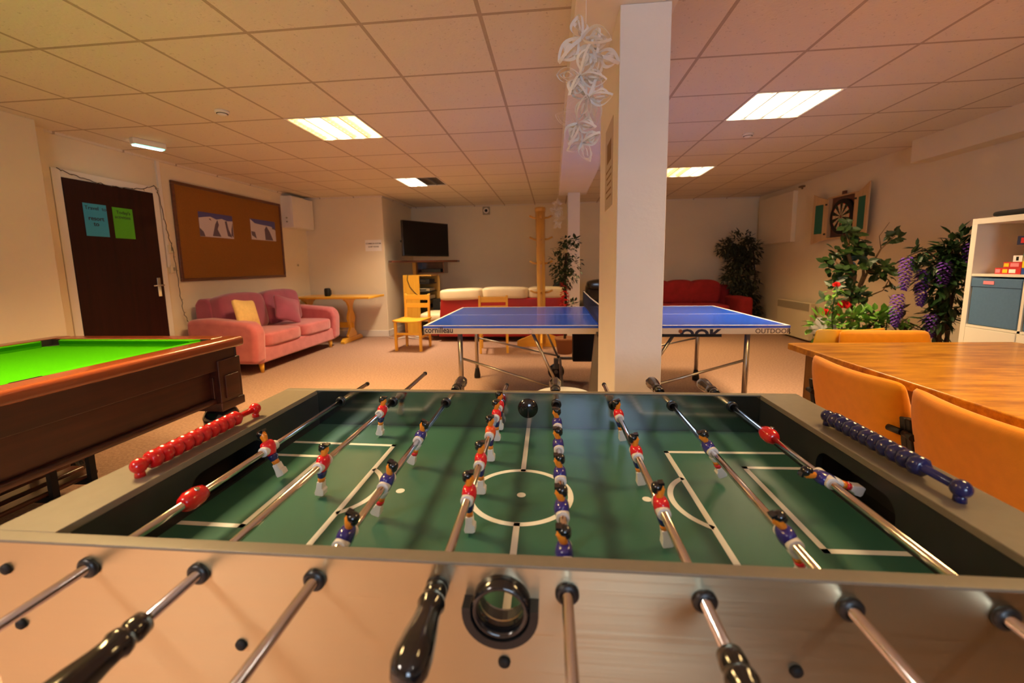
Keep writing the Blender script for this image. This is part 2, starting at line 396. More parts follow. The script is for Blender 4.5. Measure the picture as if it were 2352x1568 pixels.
# ------------------------------------------------------------------ camera
cy, sy, cp, sp, cr, sr = math.cos(-.1041), math.sin(-.1041), math.cos(.1304), math.sin(.1304), math.cos(-.0164), math.sin(-.0164)
fw = Vector((sy*cp, cy*cp, -sp)); rt = Vector((cy, -sy, 0)); up = rt.cross(fw)
r2 = rt*cr+up*sr; u2 = up*cr-rt*sr
cam_d = bpy.data.cameras.new('camera'); cam = bpy.data.objects.new('camera', cam_d); COL.objects.link(cam); scene.camera = cam
cam.matrix_world = Matrix(((r2.x, u2.x, -fw.x, 0), (r2.y, u2.y, -fw.y, 0), (r2.z, u2.z, -fw.z, 1.2), (0, 0, 0, 1)))
cam_d.sensor_width = 36; cam_d.lens = 977.78/2352*36; cam_d.clip_start = 0.02
cam_d.shift_x = (1176-1168.46)/2352; cam_d.shift_y = (737.58-784)/2352
cam_d.dof.use_dof = True; cam_d.dof.focus_distance = 1.35; cam_d.dof.aperture_fstop = 3.4

# ------------------------------------------------------------------ room
H = 2.395; XL, XR, YB, YF = -4.25, 3.85, 8.62, -3.2
struct('floor', MB().b2((XL-.2, YF-.1, -.1), (XR+.2, YB+.2, 0)), 'carpet')
LAMPS = [(0, 2), (0, 6), (6, 2), (6, 6), (0, -2), (6, -2), (0, -6), (6, -6)]     # grid cells
mb = MB()
cells = set(LAMPS)
i0, i1 = -4, 10; j0, j1 = -9, 11
vg = {}
def cv(i, j):
    if (i, j) not in vg:
        vg[i, j] = mb.bm.verts.new((min(max(GX0+.6*i, XL-.1), XR+.1), min(max(GY0+.6*j, YF-.1), YB+.1), H))
    return vg[i, j]
for i in range(i0, i1+1):
    for j in range(j0-1, j1+1):
        if (i, j) in cells: continue
        mb._f([cv(i, j), cv(i, j+1), cv(i+1, j+1), cv(i+1, j)])
bmesh.ops.remove_doubles(mb.bm, verts=mb.bm.verts[:], dist=1e-5)
struct('ceiling', mb, 'ceiling')
struct('trim_1', MB().b2((XL-.2, YF-.2, H+.14), (XR+.2, YB+.2, H+.2)), 'blackmatte')      # slab above the suspended ceiling
struct('wall_left', MB().b2((XL-.15, YF-.1, 0), (XL, 7.12, H)), 'wall')
struct('wall_left_near', MB().b2((XL, YF-.1, 0), (-4.05, 3.13, H)), 'wall', bevel=.004)
struct('wall_left_step', MB().b2((XL, 3.13, 0), (-4.215, 3.31, H)), 'wall')
struct('wall_far_left', MB().b2((XL-.1, 7.12, 0), (-2.86, YB+.1, H)), 'wall', bevel=.006)
struct('wall_back', MB().b2((-2.86, YB, 0), (XR+.1, YB+.1, H)), 'wall')
struct('wall_right', MB().b2((XR, YF-.1, 0), (XR+.15, YB, H)), 'wall')
WX0, WX1, WZ0, WZ1 = .05, 1.35, .95, 2.12
struct('wall_front', MB().b2((XL, YF-.1, 0), (WX0, YF, H)).b2((WX1, YF-.1, 0), (XR, YF, H)).b2((WX0, YF-.1, 0), (WX1, YF, WZ0)).b2((WX0, YF-.1, WZ1), (WX1, YF, H)), 'wall')
wn = MB(); q = .05
wn.b2((WX0, YF-.08, WZ0), (WX0+q, YF-.03, WZ1)).b2((WX1-q, YF-.08, WZ0), (WX1, YF-.03, WZ1)).b2((WX0+q, YF-.08, WZ0), (WX1-q, YF-.03, WZ0+q)).b2((WX0+q, YF-.08, WZ1-q), (WX1-q, YF-.03, WZ1)).b2(((WX0+WX1)/2-.025, YF-.08, WZ0+q), ((WX0+WX1)/2+.025, YF-.03, WZ1-q))
wn = struct('unseen_window_1', wn, 'white_paint', bevel=.003)  # window out of view, added to give cool daylight on the near column
MB().b2((WX0-.05, YF-.03, WZ0-.03), (WX1+.05, YF+.06, WZ0)).build('window_sill', 'white_paint', wn, bevel=.003)
MB().b2((WX0+q, YF-.057, WZ0+q), (WX1-q, YF-.053, WZ1-q)).build('pane', 'glass', wn)
pl_ = bpy.data.lights.new('window_portal', 'AREA'); pl_.shape = 'RECTANGLE'; pl_.size = WX1-WX0; pl_.size_y = WZ1-WZ0; pl_.cycles.is_portal = True
po_ = bpy.data.objects.new('window_portal', pl_); COL.objects.link(po_); po_.location = ((WX0+WX1)/2, YF-.09, (WZ0+WZ1)/2); po_.rotation_euler = (-PI/2, 0, PI)
po_.rotation_euler = (PI/2, 0, 0)
struct('wall_right_soffit', MB().b2((3.66, YF, 2.175), (XR, 4.95, H)), 'wall')
struct('wall_right_panel', MB().b2((3.78, 7.34, 1.50), (XR, 8.42, 2.30)), 'wall', bevel=.006)
struct('wall_column_near', MB().b2((.265, 1.84, 0), (.462, 2.5, 2.2)), 'column', bevel=.005)
struct('wall_column_far', MB().b2((.215, 6.22, 0), (.385, 6.45, 2.2)), 'column', bevel=.005)
struct('wall_beam', MB().b2((.09, YF, 2.2), (.487, 6.47, H)), 'column', bevel=.004)
struct('baseboard_left', MB().b2((XL, 4.33, 0), (XL+.018, 7.12, .11)), 'white_paint', bevel=.004)
struct('baseboard_far_left', MB().b2((XL, 7.10, 0), (-2.842, 7.12, .11)).b2((-2.86, 7.10, 0), (-2.842, YB, .11)), 'white_paint', bevel=.004)
struct('baseboard_back', MB().b2((-2.86, YB-.018, 0), (XR, YB, .11)), 'white_paint', bevel=.004)
struct('baseboard_right', MB().b2((XR-.05, YF, 0), (XR, YB, .10)), 'heater', bevel=.004)
struct('trim_2', MB().b2((XL, 3.31, H-.02), (XL+.02, 7.12, H)).b2((XL, 7.1, H-.02), (-2.84, 7.12, H)).b2((-2.86, 7.1, H-.02), (-2.84, YB, H)).b2((-2.86, YB-.02, H-.02), (XR, YB, H)), 'ceiling')
# door
dr = tag(MB().b2((XL+.002, 3.395, .005), (XL+.035, 4.245, 2.02)).build('door_1', 'door', bevel=.002), kind='structure')
f = MB()
f.b2((XL, 3.325, 0), (XL+.028, 3.395, 2.09)).b2((XL, 4.245, 0), (XL+.028, 4.315, 2.09)).b2((XL, 3.395, 2.02), (XL+.028, 4.245, 2.09))
f.build('door_frame', 'white_paint', dr, bevel=.003)
hd = MB(); hd.b2((XL+.035, 4.165, .93), (XL+.042, 4.205, 1.13)); hd.build('handle_plate', 'chrome', dr, bevel=.002)
hd = MB(); hd.cyl((XL+.04, 4.185, 1.05), (XL+.09, 4.185, 1.05), .009).tube([(XL+.088, 4.195, 1.05), (XL+.09, 4.13, 1.05), (XL+.086, 4.07, 1.047)], .008); hd.build('door_handle', 'chrome', dr)

# ------------------------------------------------------------------ ceiling lamps
LW = [((1.0, .66, .36), 'w'), ]
def lamp(cell, tubes, label, power, col):
    x0 = GX0+.6*cell[0]; y0 = GY0+.6*cell[1]
    t = thing('ceiling_light', label, 'ceiling light', (x0+.3, y0+.3, H), 0, 'recessed four-tube ceiling lights')
    e = .297
    b = MB(); b.b2((-e, -e, .095), (e, e, .10)); 
    for a, c in (((-e, -e), (e, -e+.004)), ((-e, e-.004), (e, e)), ((-e, -e), (-e+.004, e)), ((e-.004, -e), (e, e))): b.b2((a[0], a[1], .004), (c[0], c[1], .10))
    b.build('housing', 'white_paint', t)
    fr = MB()
    for a, c in (((-.3, -.3), (.3, -.288)), ((-.3, .288), (.3, .3)), ((-.3, -.288), (-.288, .288)), ((.288, -.288), (.3, .288))): fr.b2((a[0], a[1], -.004), (c[0], c[1], .004))
    fr.build('frame', 'white_paint', t)
    for k in range(4):
        xc = -.216+.144*k; u = MB(); u.cyl((xc, -.28, .05), (xc, .28, .05), .013, n=10)
        u.build('tube', {'w': 'tube_warm', 'c': 'tube_cool', 'o': 'tube_off'}[tubes[k]], t)
        rf = MB(); pr = [(-.066, .004), (-.058, .035), (-.04, .065), (-.015, .082), (.015, .082), (.04, .065), (.058, .035), (.066, .004)]
        vs = [(rf.bm.verts.new((xc+x, -.284, z)), rf.bm.verts.new((xc+x, .284, z))) for x, z in pr]
        rf.sm = True
        for i in range(len(vs)-1): rf._f([vs[i][0], vs[i+1][0], vs[i+1][1], vs[i][1]])
        rf.build('reflector', glow[tubes[k]], t)
        lv = MB()
        for q in range(9): lv.box((xc, -.252+.063*q, .014), (.13, .0015, .024))
        lv.b2((xc-.0735, -.284, .0), (xc-.0665, .284, .03)).b2((xc+.0665, -.284, .0), (xc+.0735, .284, .03))
        lv.build('louvre', 'reflector', t)
    lit = [k for k in range(4) if tubes[k] != 'o']
    for k in lit:
        ld = bpy.data.lights.new('tube_light', 'AREA'); ld.shape = 'RECTANGLE'; ld.size = .05; ld.size_y = .55; ld.energy = power/len(lit); ld.color = col; ld.spread = math.radians(126)
        lo = bpy.data.objects.new('tube_light', ld); COL.objects.link(lo); lo.parent = t; lo.location = (-.216+.144*k, 0, .034)
    return t
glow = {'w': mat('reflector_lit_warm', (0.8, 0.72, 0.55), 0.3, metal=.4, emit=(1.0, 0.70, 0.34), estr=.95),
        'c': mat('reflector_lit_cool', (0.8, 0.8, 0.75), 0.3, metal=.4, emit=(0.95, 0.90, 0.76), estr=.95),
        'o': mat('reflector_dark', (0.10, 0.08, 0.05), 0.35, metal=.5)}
WARM = (1.0, .66, .27); MID = (1.0, .70, .36); COOL = (1.0, .78, .52); WHITE = (1.0, .90, .82)
PW = 62
lamp(LAMPS[0], 'wcww', 'recessed ceiling light above the pool table end, three warm tubes and one white', PW, WARM)
lamp(LAMPS[1], 'ccoo', 'recessed ceiling light before the television, left half lit and right half dark', PW*.7, COOL)
lamp(LAMPS[2], 'cccc', 'recessed ceiling light with four lit white tubes, right of the column', PW*.85, MID)
lamp(LAMPS[3], 'wwcc', 'far recessed ceiling light behind the column, yellow on its left and white on its right', PW*.5, WARM)
lamp(LAMPS[4], 'wwww', 'recessed ceiling light above the near half of the pool table', PW*1.1, WARM)
lamp(LAMPS[5], 'wwww', 'recessed ceiling light above the wooden dining table', PW*.42, WARM)
lamp(LAMPS[6], 'cccc', 'recessed ceiling light at the left of the room, behind the viewpoint', PW*1.6, WHITE)
lamp(LAMPS[7], 'cooo', 'mostly unlit recessed ceiling light at the right of the room, behind the viewpoint', PW*.12, WHITE)

# smoke detectors, exit light, ceiling marks
for loc, lb in (((-2.49, 3.17), 'round white smoke detector on the ceiling left of the near light panel'), ((1.84, 4.43), 'round white smoke detector on the ceiling right of the column')):
    t = thing('smoke_detector', lb, 'smoke detector', (loc[0], loc[1], H))
    MB().lathe((0, 0, 0), (0, 0, -1), [(0, .05), (.012, .05), (.02, .043)], 24).build('base', 'white_paint', t)
    MB().lathe((0, 0, -.02), (0, 0, -1), [(0, .034), (.006, .034), (.014, .02), (.016, .004)], 24).build('sensor_cap', 'black' if False else 'white_paint', t)
    MB().lathe((0, 0, -.0195), (0, 0, -1), [(0, .040), (.004, .038)], 24).build('vent_ring', 'blackmatte', t)
t = thing('exit_light', 'slim emergency exit light glowing white and green over the dark door', 'exit light', (-3.72, 3.76, H), 0.05)
MB().b2((-.13, -.035, -.055), (.13, .035, 0)).build('housing', 'white_paint', t, bevel=.006)
MB().b2((-.115, .0, -.064), (.115, .03, -.054)).build('tube', 'exitwhite', t, bevel=.003)
MB().b2((-.115, -.032, -.064), (.115, -.002, -.054)).build('sign_panel', 'exitgreen', t, bevel=.001)
t.rotation_euler = (0, 0, 1.2)
# ------------------------------------------------------------------ left wall things
def flat_on_left(name, label, cat, y0, y1, z0, z1, m, th=.002, x=XL, tilt=0.0):
    t = thing(name, label, cat, (x, (y0+y1)/2, (z0+z1)/2)); t.rotation_euler = (tilt, 0, 0)
    w, h = (y1-y0)/2, (z1-z0)/2
    MB().b2((0, -w, -h), (th, w, h)).build('sheet', m, t)
    return t, w, h
XD = XL+.0355
t, w, h = flat_on_left('blue_notice', 'light blue paper notice with handwriting on the dark door', 'notice', 3.53, 3.735, 1.53, 1.825, 'bluepaper', x=XD)
text_mesh('handwriting', 'Travel  to', .048, 'ink', t, (.0028, -w+.012, h-.055), (0, 1, 0), (0, 0, 1))
text_mesh('handwriting', 'resort', .055, 'ink', t, (.0028, -.07, h-.15), (0, 1, 0), (0, 0, 1), bold=.0008)
text_mesh('handwriting', 'to', .055, 'ink', t, (.0028, -.03, h-.20), (0, 1, 0), (0, 0, 1), bold=.0008)
t, w, h = flat_on_left('green_notice', 'lime green paper notice with handwriting, right of the blue one on the door', 'notice', 3.79, 3.99, 1.525, 1.82, 'greenpaper', x=XD)
text_mesh('handwriting', 'Today\'s', .045, 'ink', t, (.0028, -.065, h-.06), (0, 1, 0), (0, 0, 1))
text_mesh('handwriting', 'activities', .045, 'ink', t, (.0028, -.085, h-.105), (0, 1, 0), (0, 0, 1))
# cork board
t = thing('cork_board', 'large brown cork notice board with dark wooden frame above the pink sofa', 'notice board', (XL, 5.46, 1.64))
MB().b2((.001, -.95, -.55), (.014, .95, .55)).build('cork_panel', 'cork', t)
fr = MB(); W_, H_, q = .965, .565, .035
fr.b2((.001, -W_, -H_), (.026, W_, -H_+q)).b2((.001, -W_, H_-q), (.026, W_, H_)).b2((.001, -W_, -H_+q), (.026, -W_+q, H_-q)).b2((.001, W_-q, -H_+q), (.026, W_, H_-q))
fr.build('frame', 'darkwood', t, bevel=.004)
def mountain(name, label, y0, y1, z0, z1, seed, peaks, rocks, tilt):
    t = thing(name, label, 'photo', (XL+.0155, (y0+y1)/2, (z0+z1)/2)); w, h = (y1-y0)/2, (z1-z0)/2
    n = len(peaks); b = MB().b2((0, -w, -h), (.0015, w, h)); b.mi = 1
    b.prism([(-w, -h)]+[(w, -h)]+[(w-2*w*i/(n-1), peaks[n-1-i]*h) for i in range(n)], (.0018, 0, 0), (0, 1, 0), (0, 0, 1), (.0004, 0, 0))
    b.mi = 2
    for pl in rocks: b.prism([(x*w, y*h) for x, y in pl], (.0024, 0, 0), (0, 1, 0), (0, 0, 1), (.0004, 0, 0))
    b.build('print', ['sky', 'snow', 'rock'], t)
mountain('mountain_photo', 'snowy mountain photo pinned near the middle of the cork board', 4.83, 5.38, 1.61, 1.905, 1, [.5, .62, .70, .52, .64, .5, .55],
         [[(-.3, -.9), (-.1, .1), (.05, .5), (.12, .1), (.02, -.3), (.2, -.9)], [(.5, .45), (.62, .5), (.7, -.2), (.9, -.9), (.62, -.8), (.55, -.1)], [(-1, -.3), (-.8, -.6), (-.72, -.98), (-1, -.98)], [(-.45, .5), (-.3, .35), (-.35, .55)], [(.88, -.2), (.98, .4), (.98, -.9), (.85, -.7)]], 0.0)
mountain('mountain_photo', 'snowy mountain photo pinned at the right end of the cork board', 5.72, 6.26, 1.625, 1.915, 2, [.95, .6, .55, .52, .5, .45, .1],
         [[(.1, -.95), (.08, .1), (.25, .45), (.5, -.1), (.75, -.95)], [(-.98, -.2), (-.7, -.25), (-.6, -.9), (-.95, -.6)], [(.7, .35), (.98, .3), (.98, .2), (.75, .22)]], 0.0)
# light switches, trunking and fairy lights
t = thing('cable_trunking', 'white vertical cable trunking beside the door running up to the ceiling', 'trunking', (XL, 4.36, 1.9))
MB().b2((0, -.02, -.66), (.02, .02, .49)).build('channel', 'white_paint', t, bevel=.002)
for z, lb in ((1.44, 'upper light switch beside the cork board'), (1.22, 'lower light switch beside the cork board, under the other')):
    t = thing('light_switch', 'small grey plastic '+lb, 'light switch', (XL, 4.40, z))
    MB().b2((0, -.043, -.043), (.032, .043, .043)).build('back_box', 'heater', t, bevel=.003)
    MB().b2((.032, -.012, -.02), (.038, .012, .02)).build('rocker', 'grille', t, bevel=.002)
t = thing('fairy_lights', 'thin dark string of fairy lights draped over the door and down the wall', 'fairy lights', (0, 0, 0))
xs = XL+.04
pts = []
P0 = [(3.36, 2.085), (3.46, 2.06), (3.62, 2.03), (3.80, 2.015), (3.98, 2.02), (4.14, 2.05), (4.27, 2.10), (4.30, 2.05), (4.33, 1.85), (4.36, 1.62), (4.40, 1.44), (4.42, 1.2), (4.43, .95), (4.45, .72), (4.50, .60), (4.56, .52)]
for i in range(len(P0)-1):
    for q in range(6):
        a = q/6; y = P0[i][0]*(1-a)+P0[i+1][0]*a; z = P0[i][1]*(1-a)+P0[i+1][1]*a
        pts.append((xs+.004*math.sin(i*7+q*2), y+.006*math.sin(i*5+q*1.7), z+.006*math.cos(i*3+q*2.1)))
MB().tube(pts, .0035, 5).build('wire', 'cable', t)
b = MB()
for i in range(2, len(pts), 4): 
    p = Vector(pts[i]); d = Vector((.2, rnd(-1, 1), rnd(-1, .6))).normalized(); b.cyl(p, p+d*.02, .0035, .002, 6)
b.build('bulbs', 'fairybulb', t)
# wall cabinet
t = thing('wall_cabinet', 'white metal wall cabinet in the corner high beside the cork board', 'wall cabinet', (XL, 6.77, 2.10))
MB().b2((0, -.30, -.25), (.17, .30, .24)).build('body', 'white_paint', t, bevel=.006)
MB().b2((.17, -.295, -.245), (.19, .295, .235)).build('door', 'white_paint', t, bevel=.004)
for z in (-.10, -.16): MB().cyl((.09, -.30, z), (.09, -.315, z), .012, n=12).build('latch', 'grille', t)
t = thing('wall_socket', 'tiny brown wall hook on the wall under the white cabinet', 'hook', (XL, 6.80, 1.26))
t.name = 'wall_hook'
MB().lathe((0, 0, 0), (1, 0, 0), [(0, .018), (.01, .018), (.018, .01)], 12).build('knob', 'grille', t)
# paper sign on far left wall
t = thing('paper_sign', 'small white paper sign with two lines of print left of the television', 'sign', (-3.05, 7.12, 1.575))
MB().b2((-.145, -.003, -.095), (.145, 0, .095)).build('sheet', 'paper', t)
b = MB(); 
text_mesh('print_line', 'COMMON ROOM', .034, 'inkbrown', t, (0, -.0038, .022), (1, 0, 0), (0, 0, 1), bold=.0006, align='CENTER')
text_mesh('print_line', 'QUIET PLEASE', .03, 'inkbrown', t, (0, -.0038, -.03), (1, 0, 0), (0, 0, 1), bold=.0006, align='CENTER')
t = thing('paper_notice', 'faded paper notice taped to the shaded left side of the column', 'notice', (.265, 2.115, 1.65))
MB().b2((-.002, -.13, -.19), (0, .13, .19)).build('sheet', 'notice', t)
b = MB(); b.b2((-.0026, -.08, .02), (-.002, .06, .11))
for q in range(5): b.b2((-.0026, -.09, -.02-.03*q), (-.002, .09-.02*(q % 3), -.012-.03*q))
b.build('print', 'boxlid', t)
t = thing('wall_speaker', 'small square wall speaker high on the back wall', 'speaker', (-1.31, YB, 2.285))
MB().b2((-.07, -.05, -.075), (.07, 0, .075)).build('case', 'grille', t, bevel=.004)
MB().lathe((0, -.05, 0), (0, -1, 0), [(0, .055), (.008, .055), (.006, .04)], 20).build('ring', 'white_paint', t)
MB().lathe((0, -.052, 0), (0, -1, 0), [(0, .035), (.006, .028)], 20).build('cone', 'blackmatte', t)

# ------------------------------------------------------------------ pink sofa
t = thing('pink_sofa', 'pink velvet two-seat sofa against the left wall under the cork board', 'sofa', (-3.70, 5.34, 0))
# local: x forward (+x), y along
MB().b2((-.42, -.88, .115), (.36, .88, .30)).build('base', 'pink', t, bevel=.03, seg=3)
for s in (-1, 1):
    y0 = s*.87
    pl = [(-.44, .13), (.38, .13), (.40, .46), (.38, .555), (.30, .61), (.10, .63), (-.2, .655), (-.44, .64)]
    b = MB(); b.prism(pl, (0, y0-.10, 0), (1, 0, 0), (0, 0, 1), (0, .20, 0)); b.build('arm', 'pink', t, bevel=.055, seg=4)
b = MB(); b.prism([(-.46, .13), (-.20, .13), (-.26, .80), (-.32, .87), (-.42, .87), (-.47, .80)], (0, -.79, 0), (1, 0, 0), (0, 0, 1), (0, 1.58, 0)); b.build('back_frame', 'plum', t, bevel=.03, seg=3)
for s in (-1, 1):
    cushion('seat_cushion', (.06, s*.385, .375), (.66, .765, .19), 'pink', t, puff=.22)
    cushion('back_cushion', (-.22, s*.385, .66), (.24, .79, .52), 'plum', t, Ry(-.17), puff=.3)
for x in (-.36, .30):
    for s in (-1, 1):
        MB().rings([(Vector((x, s*.78, .13)), .034), (Vector((x+.01, s*.78, 0)), .018)], 12).build('leg', 'pine', t)
def pillow(name, label, loc, d, R, m):
    t = thing(name, label, 'cushion', loc)
    cushion('cover', (0, 0, 0), d, m, t, R, sub=1, pill=True); return t
pillow('throw_pillow', 'pale yellow square cushion on the left seat of the pink sofa', (-3.60, 4.66, .675), (.37, .40, .17), Rz(.1) @ Ry(1.3) @ Rz(-.12), 'yellowfab')
pillow('throw_pillow', 'plum velvet cushion leaning on the right seat of the pink sofa', (-3.60, 5.44, .66), (.38, .38, .15), Rz(-.25) @ Ry(1.1) @ Rz(-.35), 'plum')

# ------------------------------------------------------------------ trestle table and speaker on it
t = thing('trestle_table', 'narrow pine trestle table against the far left wall', 'table', (-3.52, 6.70, 0))
MB().b2((-.62, -.31, .715), (.66, .31, .75)).build('table_top', 'pinex', t, bevel=.006)
prof = [(.13, .06), (.16, .11), (.10, .17), (.06, .22), (.085, .30), (.12, .38), (.10, .45), (.055, .51), (.06, .58), (.11, .65), (.20, .69), (.20, .715)]
for x in (-.52, .19):
    b = MB(); b.prism([(-a, z) for a, z in prof][::-1]+[(a, z) for a, z in prof], (x-.02, 0, 0), (0, 1, 0), (0, 0, 1), (.04, 0, 0)); b.build('leg', 'pine', t, bevel=.005)
    b = MB(); b.prism([(-.33, 0), (-.33, .035), (-.26, .075), (.26, .075), (.33, .035), (.33, 0)], (x-.035, 0, 0), (0, 1, 0), (0, 0, 1), (.07, 0, 0)); b.build('foot', 'pine', t, bevel=.005)
MB().b2((-.56, -.018, .22), (.24, .018, .31)).build('stretcher', 'pinex', t, bevel=.004)
t = thing('small_speaker', 'small black cylindrical speaker standing on the pine trestle table', 'speaker', (-3.66, 6.62, .75))
MB().lathe((0, 0, 0), (0, 0, 1), [(0, .040), (.01, .048), (.10, .050), (.125, .044), (.13, .03)], 20).build('body', 'blackmatte', t)
MB().b2((.04, -.02, .02), (.06, .02, .10)).build('front_panel', 'black', t, bevel=.004)

# ------------------------------------------------------------------ pool table
px0, px1, py0, py1 = -3.02, -1.79, .36, 2.28
zr = .82
t = thing('pool_table', 'dark wood pool table with bright green cloth, left of the football table', 'pool table', ((px0+px1)/2, (py0+py1)/2, 0))
hx, hy = (px1-px0)/2, (py1-py0)/2
MB().b2((-hx+.06, -hy+.06, .745), (hx-.06, hy-.06, .782)).build('cloth_bed', 'baize', t)
rw = .115
for nm, a, c in (('rail', (-hx, -hy), (-hx+rw, hy)), ('rail', (hx-rw, -hy), (hx, hy)), ('rail', (-hx+rw, -hy), (hx-rw, -hy+rw)), ('rail', (-hx+rw, hy-rw), (hx-rw, hy))):
    MB().b2((a[0], a[1], .765), (c[0], c[1], zr)).build(nm, 'poolrail', t, bevel=.018, seg=4)
def cush(p0, p1, n):      # cushion between points with inward normal n
    p0 = Vector(p0); p1 = Vector(p1); n = Vector(n); d = (p1-p0).normalized(); b = MB()
    a = [(0, .782), (.0, .817), (.045, .815), (.035, .795), (.032, .782)]
    A = [b.bm.verts.new(p0+n*x+d*(x*.9)+Vector((0, 0, z))) for x, z in a]; B = [b.bm.verts.new(p1+n*x-d*(x*.9)+Vector((0, 0, z))) for x, z in a]
    b._f(A); b._f(B[::-1])
    for i in range(5): b._f([A[i], A[(i+1) % 5], B[(i+1) % 5], B[i]])
    b.build('cushion_rail', 'baize', t)
g = .055; ix, iy = hx-rw, hy-rw
cush((-ix+g, iy, 0), (ix-g, iy, 0), (0, -1, 0)); cush((-ix+g, -iy, 0), (ix-g, -iy, 0), (0, 1, 0))
for s in (-1, 1):
    cush((s*ix, g*.8, 0), (s*ix, iy-g, 0), (-s, 0, 0)); cush((s*ix, -iy+g, 0), (s*ix, -g*.8, 0), (-s, 0, 0))
for x in (-ix, ix):
    for y in (-iy, 0, iy):
        dx = (.012 if y else .03)*(1 if x > 0 else -1); dy = .012*(1 if y > 0 else -1) if y else 0
        pk = MB().lathe((x+dx*.3, y+dy*.3, .70), (0, 0, 1), [(0, .035), (.06, .050), (.0835, .052)], 20)
        sx_ = 1 if x > 0 else -1; sy_ = 1 if y > 0 else -1
        if y: pk.b2((x-sx_*.062, y-sy_*.004, .782), (x, y, .8185)).b2((x-sx_*.004, y-sy_*.062, .782), (x, y, .8185))
        else: pk.b2((x-sx_*.004, -.05, .782), (x, .05, .8185))
        pk.build('pocket', 'blackmatte', t)
for s in (-1, 1):         # aprons: upper band and deep recessed panel
    MB().b2((s*(hx-.035)-.012*s, -hy+.03, .655), (s*(hx-.035), hy-.03, .765)).build('upper_apron', 'poolwood', t, bevel=.004)
    MB().b2((s*(hx-.075)-.02*s, -hy+.07, .485), (s*(hx-.075), hy-.07, .66)).build('side_panel', 'poolwood', t, bevel=.004)
    MB().b2((s*(hx-.05)-.03*s, -hy+.05, .468), (s*(hx-.05), hy-.05, .50)).build('lower_moulding', 'poolwood', t, bevel=.012, seg=3)
    MB().b2((-hx+.03, s*(hy-.035)-.012*s, .655), (hx-.03, s*(hy-.035), .765)).build('upper_apron', 'poolwood', t, bevel=.004)
    MB().b2((-hx+.07, s*(hy-.075)-.02*s, .485), (hx-.07, s*(hy-.075), .66)).build('side_panel', 'poolwood', t, bevel=.004)
    for q in (-1, 1):
        x, y = q*(hx-.105), s*(hy-.105)
        lg = MB(); lg.box((x, y, .58), (.165, .165, .26), taper=1.0); lg.box((x, y, .45), (.175, .175, .05)); lg = lg.build('leg', 'poolwood', t, bevel=.006)
        MB().b2((x-.05, y-.092, .49), (x+.05, y+.092, .62)).b2((x-.092, y-.05, .49), (x+.092, y+.05, .62)).build('leg_panel', 'poolwood', lg, bevel=.004)
        MB().lathe((x, y, .425), (0, 0, -1), [(0, .05), (.015, .075), (.05, .092), (.09, .088), (.125, .055), (.15, .045), (.28, .038), (.34, .05), (.38, .075), (.41, .07), (.425, .05)], 28).build('turned_foot', 'blackgloss', lg)
# slatted bench below
t = thing('slatted_bench', 'low slatted wooden bench with black metal frame on the carpet beside the pool table', 'bench', (-2.64, 1.62, 0), .02)
for q in range(3): MB().b2((-.17+.12*q, -.5, .10), (-.09+.12*q, .42-.03*q, .125)).build('slat', 'darkwood', t, bevel=.01, seg=3)
for y in (-.3, .12, .30):
    MB().b2((-.19, y-.015, .0), (-.165, y+.015, .26)).b2((.165, y-.015, 0), (.19, y+.015, .26)).b2((-.19, y-.015, .07), (.19, y+.015, .10)).b2((-.19, y-.015, .235), (-.165, y+.015, .26)).build('metal_frame', 'blackmatte', t)

# ------------------------------------------------------------------ wooden chairs
def pine_chair():
    t = thing('wooden_chair', '', 'chair')   # faces -y, seat front at y=-.2
    for s in (-1, 1):
        MB().box((s*.185, -.19, .215), (.038, .038, .43)).build('front_leg', 'pine', t, bevel=.004)
        b = MB(); b.prism([(.18, 0), (.218, 0), (.212, .44), (.235, .80), (.205, .80), (.175, .44)], (s*.185-.016, 0, 0), (0, 1, 0), (0, 0, 1), (.032, 0, 0)); b.build('back_leg', 'pine', t, bevel=.004)
        MB().box((s*.185, 0, .20), (.02, .36, .03)).build('side_stretcher', 'pine', t, bevel=.003)
    MB().box((0, -.19, .25), (.34, .02, .03)).build('front_stretcher', 'pinex', t, bevel=.003)
    b = MB(); n = 8
    vs = []
    for j in range(n+1):
        for i in range(n+1):
            x = -.215+.43*i/n; y = -.225+.44*j/n
            z = .452-.022*(1-(2*i/n-1)**2)*(1-abs(2*j/n-1)**3*.3)
            vs.append((b.bm.verts.new((x, y, z)), b.bm.verts.new((x, y, z-.022))))
    N = n+1
    for j in range(n):
        for i in range(n):
            k = j*N+i
            b._f([vs[k][0], vs[k+1][0], vs[k+N+1][0], vs[k+N][0]]); b._f([vs[k][1], vs[k+N][1], vs[k+N+1][1], vs[k+1][1]])
    for i in range(n):
        b._f([vs[i][0], vs[i][1], vs[i+1][1], vs[i+1][0]]); k = n*N+i; b._f([vs[k][0], vs[k+1][0], vs[k+1][1], vs[k][1]])
        b._f([vs[i*N][0], vs[(i+1)*N][0], vs[(i+1)*N][1], vs[i*N][1]]); k = i*N+n; b._f([vs[k][0], vs[k][1], vs[k+N][1], vs[k+N][0]])
    b.build('seat', 'pinex', t, smooth=True)
    for z, hh in ((.745, .075), (.625, .07)):
        MB().box((0, .212, z), (.345, .018, hh), Rx(-.06)).build('back_rail', 'pinex', t, bevel=.004)
    return t
ch = pine_chair(); ch.location = (-2.05, 6.03, 0); ch.rotation_euler = (0, 0, -.06)
tag(ch, 'pine chair with two back rails facing us beside the trestle table', group='pine chairs')
dup(ch, (-.83, 5.92, 0), PI+.12, 'pine chair seen from behind between the red sofa and the table tennis table')

